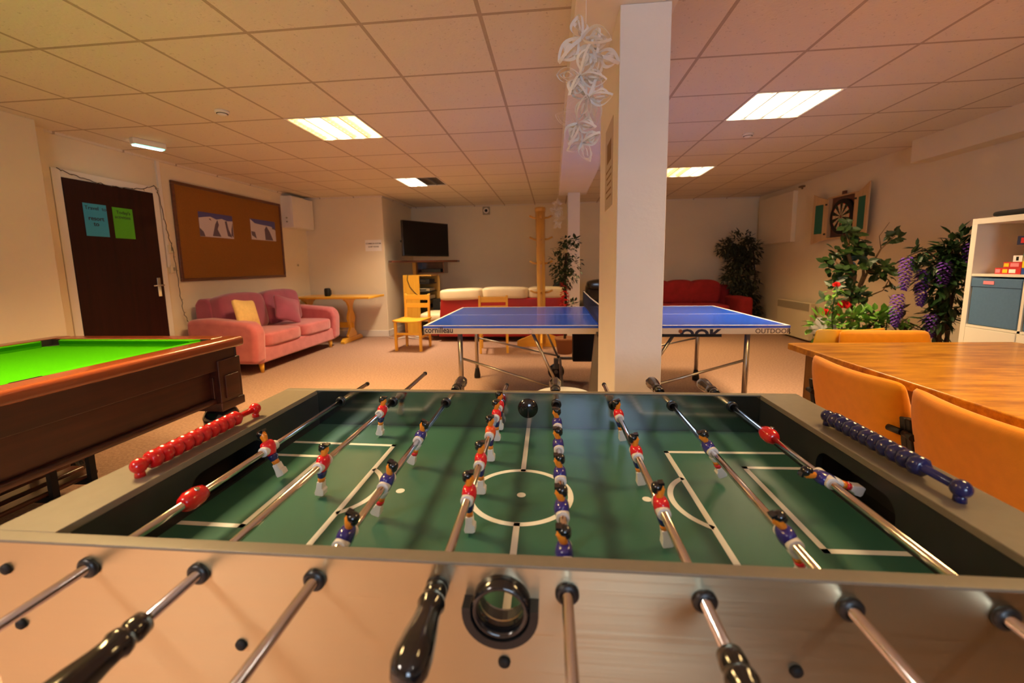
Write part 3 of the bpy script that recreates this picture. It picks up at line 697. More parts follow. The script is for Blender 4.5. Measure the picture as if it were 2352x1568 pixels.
# ------------------------------------------------------------------ red and cream sofa from behind
t = thing('red_leather_sofa', 'red leather corner sofa with cream cushions, seen from behind under the coat stand', 'sofa', (-.75, 7.03, 0))
def sofa_back(x0, x1, ya, yb, z1):
    b = MB(); b.prism([(x0-.03, .09), (x1, .09), (x1, z1), (x0, z1)], (0, 0, 0), (1, 0, 0), (0, 0, 1), (0, .22, 0)); return b
b = MB()
b.prism([(-1.08, .08), (.92, .08), (.92, .70), (-1.02, .70)], (0, -.44, 0), (1, 0, 0), (0, 0, 1), (0, .20, 0)); b.build('back_frame', 'redleather', t, bevel=.03, seg=3)
MB().b2((-1.08, -.24, .08), (.92, .40, .38)).build('base', 'redleather', t, bevel=.02)
for x0, x1, dz, dy in ((-1.04, -.34, 0, 0), (-.36, .38, .018, .01), (.36, .96, .012, .03)):
    cushion('back_cushion', ((x0+x1)/2, -.30+dy, .755+dz), (x1-x0, .34, .19), 'cream', t, Ry(-.03 if x0 < -.5 else .01), puff=.2, sub=1)
for x0, x1 in ((-1.0, -.35), (-.33, .32), (.34, .9)): cushion('seat_cushion', ((x0+x1)/2, .1, .43), (x1-x0, .6, .14), 'cream', t, puff=.3)
MB().b2((-1.30, -.34, .08), (-1.10, .15, .30)).build('chaise_base', 'redleather', t, bevel=.03)
cushion('chaise_cushion', (-1.20, -.08, .38), (.44, .58, .17), 'cream', t, puff=.5)
MB().b2((.94, -.40, .08), (1.10, .4, .58)).build('arm', 'redleather', t, bevel=.05, seg=3)
t = thing('sofa_remote_bag', 'dark bag lying on the cream cushions beside the coat stand', 'bag', (.10, 6.86, .86)); t.name = 'dark_bag'
cushion('bag_body', (0, 0, 0), (.22, .12, .16), 'blackmatte', t, Ry(-.5), puff=.9)
# second red sofa, far right
t = thing('red_fabric_sofa', 'dark red fabric sofa against the back wall, right of the column', 'sofa', (2.33, 8.02, 0))
MB().b2((-.95, -.45, .10), (.95, .5, .33)).build('base', 'redfab', t, bevel=.03, seg=3)
MB().b2((-.95, .25, .30), (.95, .52, .78)).build('back_frame', 'redfab', t, bevel=.05, seg=3)
for s in (-1, 1):
    MB().b2((s*.95-.10*s-.0, -.45, .10), (s*1.06, .5, .60)).build('arm', 'redfab', t, bevel=.06, seg=4)
for x in (-.6, 0, .6): 
    cushion('back_cushion', (x*.72, .16, .66), (.56, .24, .46), 'redfab', t, Rx(.12), puff=.4); cushion('seat_cushion', (x*.72, -.12, .38), (.56, .62, .18), 'redfab', t, puff=.2)
# black leather armchair beyond column
t = thing('black_armchair', 'black leather armchair behind the net, left of the column', 'armchair', (.83, 6.85, 0))
cushion('seat', (0, 0, .36), (.62, .62, .28), 'leather', t, puff=.3)
cushion('backrest', (0, .25, .68), (.62, .26, .56), 'leather', t, Rx(.15), puff=.5)
cushion('headrest', (0, .20, .86), (.58, .26, .2), 'leather', t, puff=.6)
for s in (-1, 1): cushion('arm', (s*.36, 0, .46), (.18, .66, .34), 'leather', t, puff=.5)
MB().b2((-.3, -.28, 0), (.3, .28, .24)).build('base', 'blackmatte', t, bevel=.02)

t = thing('added_dark_sofa', 'unseen dark brown sofa, added behind the viewpoint to darken the brushed metal side', 'sofa', (1.45, -.75, 0))  # invented sofa out of view, its reflection darkens the football table's metal sheet
MB().b2((-.95, -.42, .06), (.95, .42, .30)).build('base', 'brownleather', t, bevel=.03)
MB().b2((-.95, -.46, .28), (.95, -.20, .84)).build('back_frame', 'brownleather', t, bevel=.06, seg=3)
for q in (-1, 1):
    MB().b2((q*.82, -.42, .28), (q*1.02, .44, .60)).build('arm', 'brownleather', t, bevel=.06, seg=3)
    cushion('seat_cushion', (q*.41, .10, .38), (.80, .62, .18), 'brownleather', t, puff=.2, sub=1)
# ------------------------------------------------------------------ coat stand
t = thing('coat_stand', 'tall wooden coat stand with four tiers of pegs and a cross base', 'coat stand', (-.165, 6.22, 0))
MB().rings([(Vector((0, 0, .05)), .062), (Vector((0, 0, .6)), .058), (Vector((-.005, 0, 1.25)), .062), (Vector((-.01, 0, 1.98)), .07)], 8).build('post', 'coatwood', t)
MB().lathe((-.01, 0, 1.95), (0, 0, 1), [(0, .075), (.05, .078), (.06, .07)], 8).build('cap', 'coatwood', t)
for k, z in enumerate((.80, 1.22, 1.56, 1.86)):
    for a in range(4):
        th = a*PI/2+.0; d = Vector((math.cos(th), math.sin(th), 0))
        MB().rings([(Vector((0, 0, z))+d*.04, .016), (Vector((0, 0, z+.004))+d*.10, .014), (Vector((0, 0, z+.035))+d*.165, .015)], 8).build('peg', 'coatwood', t)
for rz, bl in ((0, .36), (PI/2, .2)):
    b = MB(); pl = [(-bl, 0), (-bl, .09), (-.07, .21), (.07, .21), (bl, .09), (bl, 0)]
    u = Rz(rz) @ Vector((1, 0, 0)); v = Rz(rz) @ Vector((0, 1, 0)); b.prism(pl, v*(-.016), u, (0, 0, 1), v*.032); b.build('base_board', 'pinex', t, bevel=.004)
# ------------------------------------------------------------------ television corner
t = thing('television', 'black flat television on a wall bracket in the far left corner', 'television', (-2.22, 7.5, 1.685))
t.rotation_euler = (0, 0, math.atan2(.90, .56))      # local x along the screen, +y behind
MB().b2((-.53, 0, -.30), (.53, .05, .30)).build('case', 'blackgloss', t, bevel=.008)
MB().b2((-.515, -.003, -.275), (.515, .002, .285)).build('screen', 'tvscreen', t)
MB().b2((-.12, .05, -.12), (.12, .10, .12)).build('bracket_plate', 'blackmetal', t)
MB().cyl((0, .08, 0), (0, .72, 0), .025).build('bracket_arm', 'blackmetal', t)
t = thing('wall_shelf', 'pine wall shelf with an open box under the television', 'shelf', (-2.25, 7.75, 1.30))
MB().prism([(-.58, -.55), (-.5, -.62), (.50, .05), (.50, .25), (-.58, .25)], (0, 0, -.02), (1, 0, 0), (0, 1, 0), (0, 0, .035)).build('board', 'darkwood', t, bevel=.003)
b = MB(); b.b2((-.22, -.10, -.22), (.28, .2, -.205)).b2((-.22, -.1, -.205), (-.205, .2, -.02)).b2((.265, -.1, -.205), (.28, .2, -.02)).b2((-.205, .18, -.205), (.265, .2, -.02)); b.build('box_frame', 'darkwood', t)
MB().b2((-.30, -.12, -.24), (-.235, .12, -.02)).build('support_post', 'coatwood', t)
t = thing('set_top_box', 'black media box inside the open box under the television shelf', 'media box', (-2.22, 7.74, 1.096))
MB().b2((-.17, -.10, 0), (.19, .12, .06)).build('case', 'black', t, bevel=.004)
t = thing('media_cabinet', 'tall narrow pine media cabinet with open front under the television', 'cabinet', (-2.38, 7.5, 0))
MB().b2((-.22, -.27, 0), (.07, -.25, 1.06)).build('side_panel', 'pine', t, bevel=.002)
MB().b2((-.22, -.25, 0), (-.20, .25, 1.06)).build('back_panel', 'coatwood', t)
MB().b2((-.20, .23, 0), (.30, .25, 1.04)).build('side_panel', 'coatwood', t)
MB().b2((-.20, -.25, 1.04), (.28, .25, 1.06)).build('top_board', 'coatwood', t)
for z in (.05, .30, .48, .62, .76, .90): MB().b2((-.2, -.25, z), (.24, .23, z+.015)).build('shelf', 'blackmatte', t)
MB().b2((-.20, .1, .02), (-.15, .2, 1.0)).build('inner_back', 'blackmatte', t)
for z, m, lb, hh in ((.915, 'blackmatte', 'black game console on the top shelf of the media cabinet', .07), (.775, 'gamegrey', 'grey disc player on the second shelf of the media cabinet', .05), (.635, 'steel', 'silver amplifier on the third shelf of the media cabinet', .06), (.495, 'blackgloss', 'glossy black receiver on the fourth shelf of the media cabinet', .06)):
    q = thing('media_player', lb, 'media player', (-2.26, 7.45, z)); MB().b2((-.14, -.18, 0), (.12, .16, hh)).build('case', m, q, bevel=.004); MB().b2((-.10, -.184, .015), (.06, -.18, hh-.015)).build('front_display', 'blackgloss', q)
t = thing('power_cable', 'thin dark cable hanging over the pine media cabinet side', 'cable')
MB().tube([(-2.50, 7.21, 1.07), (-2.52, 7.222, .98), (-2.48, 7.222, .86), (-2.40, 7.222, .76), (-2.31, 7.222, .68), (-2.24, 7.20, .60)], .006, 6).build('cord', 'cable', t)
t = thing('pc_tower', 'black box standing on the floor beside the media cabinet', 'computer', (-2.02, 7.45, 0))
MB().b2((-.10, -.10, 0), (.09, .22, .62)).build('case', 'blackmatte', t, bevel=.006)
MB().b2((.04, -.108, .05), (.08, -.10, .58)).build('front_strip', 'steel', t)
t = thing('floor_cable', 'white cable coiled on the carpet behind the pine chair', 'cable')
MB().tube([(-2.80, 6.95, .01), (-2.6, 6.85, .012), (-2.45, 6.9, .03), (-2.3, 6.80, .02), (-2.2, 6.9, .012), (-2.35, 7.0, .012), (-2.15, 6.95, .03), (-2.0, 6.9, .012)], .009, 6).build('cord', 'white_paint', t)

# ------------------------------------------------------------------ table tennis table
TX0, TX1, TY0, TY1, TZ = -.98, 1.645, 3.115, 4.55, .755
t = thing('table_tennis_table', 'blue folding table tennis table behind the column', 'table tennis table', (.333, 3.83, 0))
ox, oy = .333, 3.83
a0, a1, b0, b1 = TX0-ox, TX1-ox, TY0-oy, TY1-oy
for x0, x1 in ((a0, -.004), (.004, a1)):
    h = MB(); h.b2((x0, b0, TZ-.018), (x1, b1, TZ)); h = h.build('table_half', 'tt_blue', t)
    l = MB(); w = .02; z0, z1 = TZ, TZ+.0008
    l.b2((x0, b0, z0), (x1, b0+w, z1)).b2((x0, b1-w, z0), (x1, b1, z1)).b2((x0, -.002, z0), (x1, .002, z1))
    e = x0 if x0 < -.1 else x1-w; l.b2((e, b0+w, z0), (e+w, b1-w, z1)); l.build('white_lines', 'tt_white', h)
    ap = MB(); ap.b2((x0, b0, TZ-.062), (x1, b0+.012, TZ-.018)).b2((x0, b1-.012, TZ-.062), (x1, b1, TZ-.018))
    e = x0 if x0 < -.1 else x1-.012; ap.b2((e, b0, TZ-.062), (e+.012, b1, TZ-.018)); ap.build('apron', 'tt_apron', h, bevel=.003)
MB().b2((.10, b0+.015, TZ-.085), (a1-.45, b0+.05, TZ-.02)).build('under_bar', 'blackmatte', t)
text_mesh('lettering', 'cornilleau', .062, 'ink', t, (a0+.012, b0-.0012, TZ-.052), (1, 0, 0), (0, 0, 1), sx=.90, bold=.0012)
text_mesh('lettering', 'OUTDOOR', .046, 'inkbrown', t, (a1-.232, b0-.0012, TZ-.055), (1, 0, 0), (0, 0, 1), sx=1.0, bold=.0003)
text_mesh('lettering', 'OOK', .100, 'ink', t, (.57, b0-.0012, TZ-.098), (1, 0, 0), (0, 0, 1), sx=1.22, bold=.004, clip=.037)
lx0, lx1 = -.715-ox, 1.40-ox; ly0, ly1 = 3.20-oy, 4.44-oy
for x in (lx0, lx1):
    for y in (ly0, ly1):
        xx = x-(.10 if x < 0 else -.06) if y == ly1 else x
        lg = MB().cyl((xx, y, .08), (xx, y, TZ-.02), .019, n=14).build('leg', 'steel', t)
        MB().lathe((xx, y, .0), (0, 0, 1), [(0, .032), (.03, .034), (.10, .022), (.11, .02)], 16).build('rubber_foot', 'blackmatte', lg)
        MB().box((xx, y, TZ-.05), (.05, .05, .03)).build('leg_socket', 'steel', lg)
for y in (ly0, ly1):
    for s, x in ((1, lx0-(.10 if y == ly1 else 0)), (-1, lx1+(.06 if y == ly1 else 0))):
        MB().tube([(x, y, .49 if y == ly0 else .44), (s*-.26, y, .24)], .0095, 10).build('brace', 'steel', t)
        xh = -.165-ox if s > 0 else .905-ox
        br = MB().tube([(xh, y-.0, .71), (-s*.25, y, .17)], .012, 10).build('brace', 'steel', t)
        yj = b0-.004 if y == ly0 else y
        MB().cyl((xh, yj-.006, TZ-.04), (xh, yj+.012, TZ-.04), .014, n=16).build('pivot', 'chrome', br)
for y in (ly0, ly1): MB().tube([(-.27, y, .22), (.27, y, .22)], .016, 10).build('carriage_bar', 'tt_grey', t)
for s in (-1, 1): MB().tube([(s*.26, ly0, .22), (s*.26, ly1, .22)], .014, 10).build('carriage_bar', 'tt_grey', t)
for s in (-1, 1):
    for y in (ly0+.03, ly1-.03):
        wl = MB().lathe((s*.30, y-.02, .085), (0, 1, 0), [(0, .04), (.004, .078), (.012, .085), (.032, .085), (.04, .078), (.044, .04)], 28).build('wheel', 'blackgloss', t)
        MB().cyl((s*.30, y-.026, .085), (s*.30, y+.03, .085), .02, n=14).build('hub', 'tt_grey', wl)
        MB().box((s*.30, y, .17), (.05, .06, .11)).build('wheel_fork', 'tt_grey', t, bevel=.006)
b = MB(); b.prism([(-.02, TZ-.03), (.10, TZ-.03), (.10, .02), (-.075, .02), (-.055, .35)], (0, ly0-.06, 0), (1, 0, 0), (0, 0, 1), (0, .05, 0)); b.build('end_cover', 'tt_grey', t, bevel=.006)
b = MB(); b.b2((-.13, ly1-.08, .20), (.13, ly1+.06, TZ-.05)); b.build('ball_box', 'blackmatte', t, bevel=.01)
# net: tape, mesh, posts
for y, s in ((b0-.12, 1), (b1+.12, -1)):
    MB().cyl((0, y, TZ-.06), (0, y, TZ+.165), .009, n=12).b2((-.02, min(y, y+s*.14), TZ-.065), (.02, max(y, y+s*.14), TZ-.045)).build('net_post', 'blackmetal', t)
MB().tube([(0, b0-.12, TZ+.155), (0, -.4, TZ+.150), (0, 0, TZ+.147), (0, .4, TZ+.150), (0, b1+.12, TZ+.155)], .0045, 8).build('net_tape', 'tt_white', t)
n = MB()
for k in range(90): y = b0-.11+(b1-b0+.22)*k/89; n.b2((-.0007, y-.0007, TZ+.008), (.0007, y+.0007, TZ+.15))
for k in range(9): z = TZ+.008+.0165*k; n.b2((-.0007, b0-.11, z-.0007), (.0007, b1+.11, z+.0007))
n.build('net_mesh', 'net', t)

# round stool table
t = thing('round_side_table', 'round white low table on the carpet behind the football table', 'side table', (.065, 2.74, 0))
MB().lathe((0, 0, .325), (0, 0, 1), [(0, .17), (.004, .185), (.02, .19), (.025, .186)], 40).build('table_top', 'tt_white', t)
MB().cyl((0, 0, .02), (0, 0, .325), .028).build('stem', 'white_paint', t)
MB().lathe((0, 0, 0), (0, 0, 1), [(0, .14), (.01, .14), (.025, .05)], 32).build('base', 'white_paint', t)

# ------------------------------------------------------------------ paper snowflakes
def snowflake(name, label, loc, seed, stars, drop):
    random.seed(seed)
    t = thing(name, label, 'paper decoration', loc)
    MB().tube([(0, 0, 0), (.0, 0, -drop)], .0012, 5).build('string', 'paper', t)
    for cx, cz, rad, cnt in stars:
        c = Vector((cx, 0, cz)); tw = rnd(0, 6)
        for j in range(cnt):
            a = tw+2*PI*j/cnt+rnd(-.15, .15)
            d = Vector((math.cos(a), rnd(-.5, .5), math.sin(a))).normalized()
            sd = d.cross(Vector((0, 1, 0))).normalized(); tl = rnd(-.9, .9); sd = sd*math.cos(tl)+d.cross(sd)*math.sin(tl); nn = d.cross(sd)
            L = rad*rnd(.85, 1.15); b = MB()
            for q, f in enumerate((1.0, .72, .40)):
                for e in (-1, 1):
                    pts = []
                    for i in range(11):
                        u = i/10
                        pts.append(c+d*L*((1-f)*.5+u*f)+sd*e*L*.26*f*math.sin(PI*u)**.8+nn*(L*.20*math.sin(PI*u)*(-1)**q))
                    b.strip(pts, nn, .014)
            b.build('paper_petal', 'paper', t, solid=.0006)
    return t
snowflake('paper_snowflake_chain', 'large white cut-paper snowflake chain hanging from the beam beside the column', (.125, 1.72, 2.2), 5, [(-.015, -.17, .105, 3), (.040, -.23, .105, 4), (-.02, -.30, .10, 4), (.01, -.38, .11, 5), (-.03, -.47, .09, 4), (-.012, -.54, .075, 4)], .12)
snowflake('paper_snowflake_chain', 'distant white paper snowflake chain hanging near the coat stand', (.07, 6.1, 2.2), 8, [(0, -.16, .08, 4), (-.02, -.25, .10, 5), (.02, -.35, .10, 5), (0, -.45, .07, 4)], .1)
random.seed(21)

# ------------------------------------------------------------------ plants
def foliage(mb, blobs, n, L, W, droop=.3):
    tot = sum(b[3] for b in blobs)
    for (x, y, z, r) in blobs:
        for k in range(int(n*r/tot)):
            v = Vector((rnd(-1, 1), rnd(-1, 1), rnd(-1, 1)))
            while v.length > 1: v = Vector((rnd(-1, 1), rnd(-1, 1), rnd(-1, 1)))
            p = Vector((x, y, z))+v*r; d = v.normalized()+Vector((rnd(-.6, .6), rnd(-.6, .6), rnd(-.6, .6)-droop))
            mb.leaf(p, d, Vector((rnd(-.4, .4), rnd(-.4, .4), 1)), L*rnd(.7, 1.2), W*rnd(.7, 1.2))
def potp(t, r, h, m='pot', loc=(0, 0, 0)):
    MB().lathe(loc, (0, 0, 1), [(0, r*.75), (h*.85, r*.97), (h*.86, r*1.06), (h, r*1.06), (h, r*.9), (h*.9, r*.85)], 24).build('pot', m, t)
# ficus
t = thing('artificial_ficus', 'tall dusty artificial fig tree in the far right corner beside the red sofa', 'plant', (3.54, 8.10, 0))
potp(t, .15, .22)
MB().tube([(0, 0, .15), (.02, 0, .5), (-.03, .02, .9), (-.05, 0, 1.3)], .022, 8).tube([(0.02, 0, .5), (.08, 0, .9), (.02, 0, 1.4)], .014, 7).build('trunk', 'barkdark', t)
b = MB(); foliage(b, [(-.22, 0, 1.52, .23), (-.06, 0, 1.38, .22), (-.42, .05, 1.45, .15), (-.18, 0, 1.14, .26), (-.30, 0, .94, .20), (-.06, 0, .87, .20), (.02, 0, .58, .15), (.06, .0, .32, .14), (-.18, 0, .70, .14), (-.2, 0, 1.27, .2)], 2600, .082, .040, .5)
b.build('foliage', 'leafgrey', t)
# small tree by far column
t = thing('artificial_tree', 'slim artificial tree with red flowers on its stem before the far pillar', 'plant', (.16, 5.75, 0))
potp(t, .13, .22)
MB().tube([(0, 0, .15), (.02, 0, .6), (.0, 0, 1.0), (.02, 0, 1.35)], .018, 8).build('trunk', 'barkdark', t)
b = MB(); foliage(b, [(0, 0, 1.36, .15), (-.06, 0, 1.22, .15), (.08, 0, 1.17, .15), (.02, 0, 1.50, .07), (.13, 0, 1.50, .06), (0, 0, 1.02, .14), (-.05, 0, 1.10, .12), (.10, 0, .66, .07)], 620, .06, .034)
b.build('foliage', 'leafdark', t)
b = MB()
for k in range(170):
    z = rnd(.45, .98); a = rnd(0, 6.28); p = Vector((math.cos(a)*.03, math.sin(a)*.03, z))
    b.leaf(p, Vector((math.cos(a), math.sin(a), rnd(-.5, .5))), Vector((0, 0, 1)), .05, .045)
b.build('flowers', 'flowerred', t)
# big magnolia-like planter tree
t = thing('artificial_shrub_tree', 'tall artificial tree with large rounded leaves under the dartboard', 'plant', (2.96, 4.5, 0))
potp(t, .22, .40)
tr = MB()
def branch(pts, r0, r1): 
    n = len(pts); tr.rings([(Vector(p), r0+(r1-r0)*i/(n-1)) for i, p in enumerate(pts)], 8)
branch([(-.02, 0, .35), (-.03, 0, .62), (-.04, .02, .85), (-.03, 0, 1.05), (-.10, 0, 1.25), (-.12, 0, 1.45)], .034, .012)
branch([(-.03, 0, .70), (.02, .02, .88), (.05, 0, 1.05), (.03, 0, 1.3)], .022, .008)
branch([(.04, 0, .95), (.10, .0, 1.12), (.20, .02, 1.30), (.30, 0, 1.42)], .012, .004)
branch([(.04, 0, .80), (.15, 0, .86), (.24, 0, .90), (.30, .02, 1.0)], .009, .003)
branch([(-.03, 0, .80), (-.14, -.02, .90), (-.25, -.02, .97)], .009, .004)
branch([(.08, 0, 1.08), (.17, 0, 1.08), (.28, 0, 1.0), (.33, 0, .94)], .008, .003)
branch([(-.03, 0, 1.0), (-.16, 0, 1.12), (-.24, 0, 1.22)], .010, .004)
branch([(.20, .02, 1.30), (.16, 0, 1.42), (.24, 0, 1.55)], .004, .002)
tr.build('trunk', 'bark', t)
b = MB()
def rosette(c, n, L, W):
    ax = Vector((rnd(-.6, .6), rnd(-1, .2), rnd(.1, .9))).normalized(); u0 = ax.cross(Vector((1, 0, .1))).normalized(); v0 = ax.cross(u0)
    for k in range(n+2):
        a = 2*PI*k/(n+2)+rnd(-.25, .25); d = u0*math.cos(a)+v0*math.sin(a)+ax*rnd(0, .5)
        b.leaf(Vector(c)+Vector((rnd(-.03, .03), rnd(-.05, .05), rnd(-.03, .03))), d, ax, L*rnd(.75, 1.1), W*1.1)
for c in ((-.01, 0, 1.27), (-.03, .0, 1.44), (-.12, 0, 1.46), (-.17, -.05, 1.38), (-.06, .04, 1.40), (-.20, 0, 1.28), (-.24, .03, 1.20), (-.10, -.05, 1.28), (-.02, 0, 1.34), (.04, 0, 1.30), (-.13, 0, 1.17), (-.26, 0, 1.14), (-.05, .05, 1.20), (.03, -.03, 1.20), (-.16, -.04, 1.08), (-.05, -.05, 1.10), (-.20, .03, 1.04), (-.09, 0, 1.02), (.0, .05, 1.38), (-.14, 0, 1.52)): rosette(c, 6, .095, .058)
for c in ((.15, 0, 1.13), (.20, 0, 1.10), (.10, 0, 1.08), (.24, .03, 1.14), (.18, .04, 1.05), (.27, 0, 1.08)): rosette(c, 7, .095, .05)
for c in ((.30, 0, 1.44), (.33, 0, 1.38)): rosette(c, 6, .10, .042)
for c in ((-.14, 0, .92), (-.19, 0, .98), (-.03, -.04, .80), (.04, -.03, .78), (-.05, -.05, .90), (0, -.05, .86)): rosette(c, 7, .10, .055)
for c in ((-.25, 0, .80), (-.22, 0, .68), (.06, 0, .68), (-.16, 0, .72)): rosette(c, 6, .09, .045)
for c in ((.32, 0, 1.0), (.33, 0, .93), (.30, 0, .88)): rosette(c, 2, .09, .03)
b.build('foliage', 'leafmid', t)
t = thing('flowering_planter', 'low planter of bright green leaves with red roses behind the orange chair', 'plant', (2.72, 4.12, 0))
MB().prism([(-.04, 0), (.36, 0), (.42, .52), (-.10, .52)], (0, -.14, 0), (1, 0, 0), (0, 0, 1), (0, .28, 0)).build('trough', 'pot', t, bevel=.01)
MB().prism([(-.36, .52), (-.08, .50), (-.10, .66), (-.26, .67)], (0, .10, 0), (1, 0, 0), (0, 0, 1), (0, .006, 0)).build('white_card', 'paper', t)
b = MB(); foliage(b, [(-.25, 0, .60, .12), (-.08, 0, .62, .12), (.10, 0, .61, .12), (.28, 0, .60, .12), (.0, -.02, .68, .07), (.40, 0, .52, .08), (.18, 0, .68, .07)], 330, .10, .055, -.2)
foliage(b, [(-.17, 0, .82, .06), (-.2, 0, .92, .05)], 30, .06, .04)
b.build('foliage', 'leaflight', t)
MB().tube([(-.18, 0, .52), (-.2, 0, .75), (-.17, 0, .98)], .006, 6).tube([(-.1, 0, .55), (-.13, 0, .78)], .006, 6).build('stems', 'leafmid', t)
for c, r in (((-.12, -.03, .80), .052), ((-.27, -.03, .73), .045), ((-.13, -.02, .70), .035), ((-.18, 0, .98), .032)):
    b = MB()
    for k in range(16):
        a = k*2.4; e = .2+1.2*k/16; d = Vector((math.cos(a)*math.sin(e), math.sin(a)*math.sin(e), math.cos(e))); b.leaf(Vector(c)-Vector((0, 0, r*.3)), d, Vector((math.cos(a+1), math.sin(a+1), .3)), r*1.2, r*1.1)
    b.build('rose', 'flowerred', t)
b = MB(); foliage(b, [(.27, .02, .70, .11), (.34, 0, .64, .09)], 26, .15, .06, .6); b.build('dark_foliage', 'barkdark', t)
# wisteria
t = thing('artificial_wisteria', 'artificial wisteria tree with hanging purple blossoms left of the white shelf', 'plant', (3.16, 3.80, 0))
potp(t, .16, .25)
tr = MB()
for k in range(5):
    ph = k*1.3; tr.rings([(Vector((.04*math.sin(ph+z*5)+.02, .04*math.cos(ph+z*5), z)), .016-.004*z) for z in [.2+.12*i for i in range(10)]], 7)
branchs = [[(.0, 0, .95), (-.12, 0, .98), (-.22, 0, .97)], [(-.02, 0, 1.15), (-.18, 0, 1.28), (-.30, 0, 1.22)], [(0, 0, .6), (-.08, 0, .68)], [(.02, 0, .75), (-.1, -.02, .50), (-.06, 0, .35)]]
for p in branchs: tr.tube(p, .006, 6)
tr.build('trunk', 'barkdark', t)
b = MB(); foliage(b, [(.05, 0, 1.29, .12), (-.02, 0, 1.20, .15), (.08, .03, 1.18, .15), (-.06, 0, 1.10, .14), (-.0, 0, 1.0, .14), (.05, 0, .88, .12), (-.02, -.02, .74, .08), (.1, 0, 1.22, .14)], 700, .10, .042)
foliage(b, [(-.20, 0, 1.26, .05), (-.28, 0, 1.22, .04), (-.14, 0, 1.0, .04), (-.05, 0, .70, .07), (-.02, 0, .60, .06)], 60, .10, .035); b.build('foliage', 'leafdark', t)
for c, L in (((-.30, 0, 1.22), .27), ((-.17, 0, 1.12), .30), ((-.34, 0, .92), .27), ((-.09, -.02, .76), .20), ((.04, -.14, 1.32), .16), ((-.10, -.1, 1.18), .2)):
    b = MB(); n = int(L*420)
    for k in range(n):
        u = k/n; r = .038*math.sin(PI*min(1, .12+u*.9))**.6*(1-u*.55); a = k*2.4; p = Vector(c)+Vector((math.cos(a)*r, math.sin(a)*r, -L*u))
        b.leaf(p, Vector((math.cos(a), math.sin(a), -.5)), Vector((0, 0, 1)), .030, .026)
    b.build('blossom_cluster', 'flowerpurple', t)

# ------------------------------------------------------------------ right wall
t = thing('panel_heater', 'cream electric panel heater low on the right wall', 'heater', (XR-.055, 7.04, .30))
MB().b2((-.07, -.46, -.27), (0, .46, .28)).build('body', 'heater', t, bevel=.01)
MB().b2((-.074, -.44, .16), (-.068, .44, .27)).build('air_grille', 'grille', t)
t = thing('motion_sensor', 'small dark sensor high on the right wall near the ceiling', 'sensor', (XR, 7.2, 2.33))
MB().b2((-.05, -.05, -.012), (0, .05, .012)).build('case', 'boxlid', t, bevel=.003)
MB().ball((-.03, -.02, -.03), .014, 10, 6).build('lens', 'boxlid', t)
# dartboard cabinet
t = thing('dartboard_cabinet', 'wooden dartboard cabinet hanging open on the right wall', 'dartboard cabinet', (XR, 6.18, 1.77))
MB().b2((-.02, -.27, -.28), (0, .27, .28)).build('back_board', 'darkwood', t)
b = MB(); b.b2((-.07, -.27, -.28), (-.02, -.255, .28)).b2((-.07, .255, -.28), (-.02, .27, .28)).b2((-.07, -.255, -.28), (-.02, .255, -.265)).b2((-.07, -.255, .265), (-.02, .255, .28)); b.build('frame', 'dartwood', t)
def cdoor(s, ang):
    R = Rz(s*ang); o = Vector((-.07, s*.27, 0))
    ux = R @ Vector((0, s, 0)); nn = Vector((ux.y*s, -ux.x*s, 0)) 
    b = MB(); pl = [(0, -.28), (.27, -.34), (.27, .36), (.14, .30), (0, .25)]
    b.prism(pl, o, ux, (0, 0, 1), nn*.016); door = b.build('cabinet_door', 'dartwood', t, bevel=.002)
    for side in (-1,):
        q = MB(); q.prism([(.075, -.20), (.215, -.20), (.215, .20), (.075, .20)], o-nn*.0008, ux, (0, 0, 1), nn*-.002); q.build('scoreboard', 'chalk', door)
        for z in (-.21, .19): MB().b2(*[tuple((o+ux*.02+Vector((0, 0, z))-nn*.004)+Vector((e, e, e))*.011*k) for k, e in ((-1, 1), (1, 1))]).build('hinge', 'blackmetal', door)
cdoor(-1, .10); cdoor(1, .16)
board = MB(); board.lathe((-.021, 0, 0), (-1, 0, 0), [(0, .228), (.035, .228), (.038, .222)], 48); board = board.build('dartboard', 'blackmatte', t)
seg = [MB(), MB(), MB(), MB()]     # cream, black, red, green
def sector(mbx, r0, r1, a0, a1):
    n = 3; pl = [(r1*math.sin(a0+(a1-a0)*i/n), r1*math.cos(a0+(a1-a0)*i/n)) for i in range(n+1)]+[(r0*math.sin(a1+(a0-a1)*i/n), r0*math.cos(a1+(a0-a1)*i/n)) for i in range(n+1)]
    mbx.prism(pl, (-.0595, 0, 0), (0, 1, 0), (0, 0, 1), (-.001, 0, 0))
for k in range(20):
    a = (k-.5)*PI/10; e = (k+.5)*PI/10; q = k % 2
    for r0, r1 in ((.017, .099), (.107, .162)): sector(seg[1-q], r0, r1, a, e)
    for r0, r1 in ((.099, .107), (.162, .170)): sector(seg[3-q], r0, r1, a, e)
seg[2].lathe((-.0595, 0, 0), (-1, 0, 0), [(0, .008), (.0015, .008)], 16)
for sb, m, nm in zip(seg, ('sisal', 'blackmatte', 'gamered', 'sisalgreen'), ('cream_segments', 'black_segments', 'red_segments', 'green_segments')): sb.build(nm, m, board)
MB().b2((-.05, -.03, .28), (-.02, .03, .33)).build('lamp_hook', 'darkwood', t, bevel=.004)

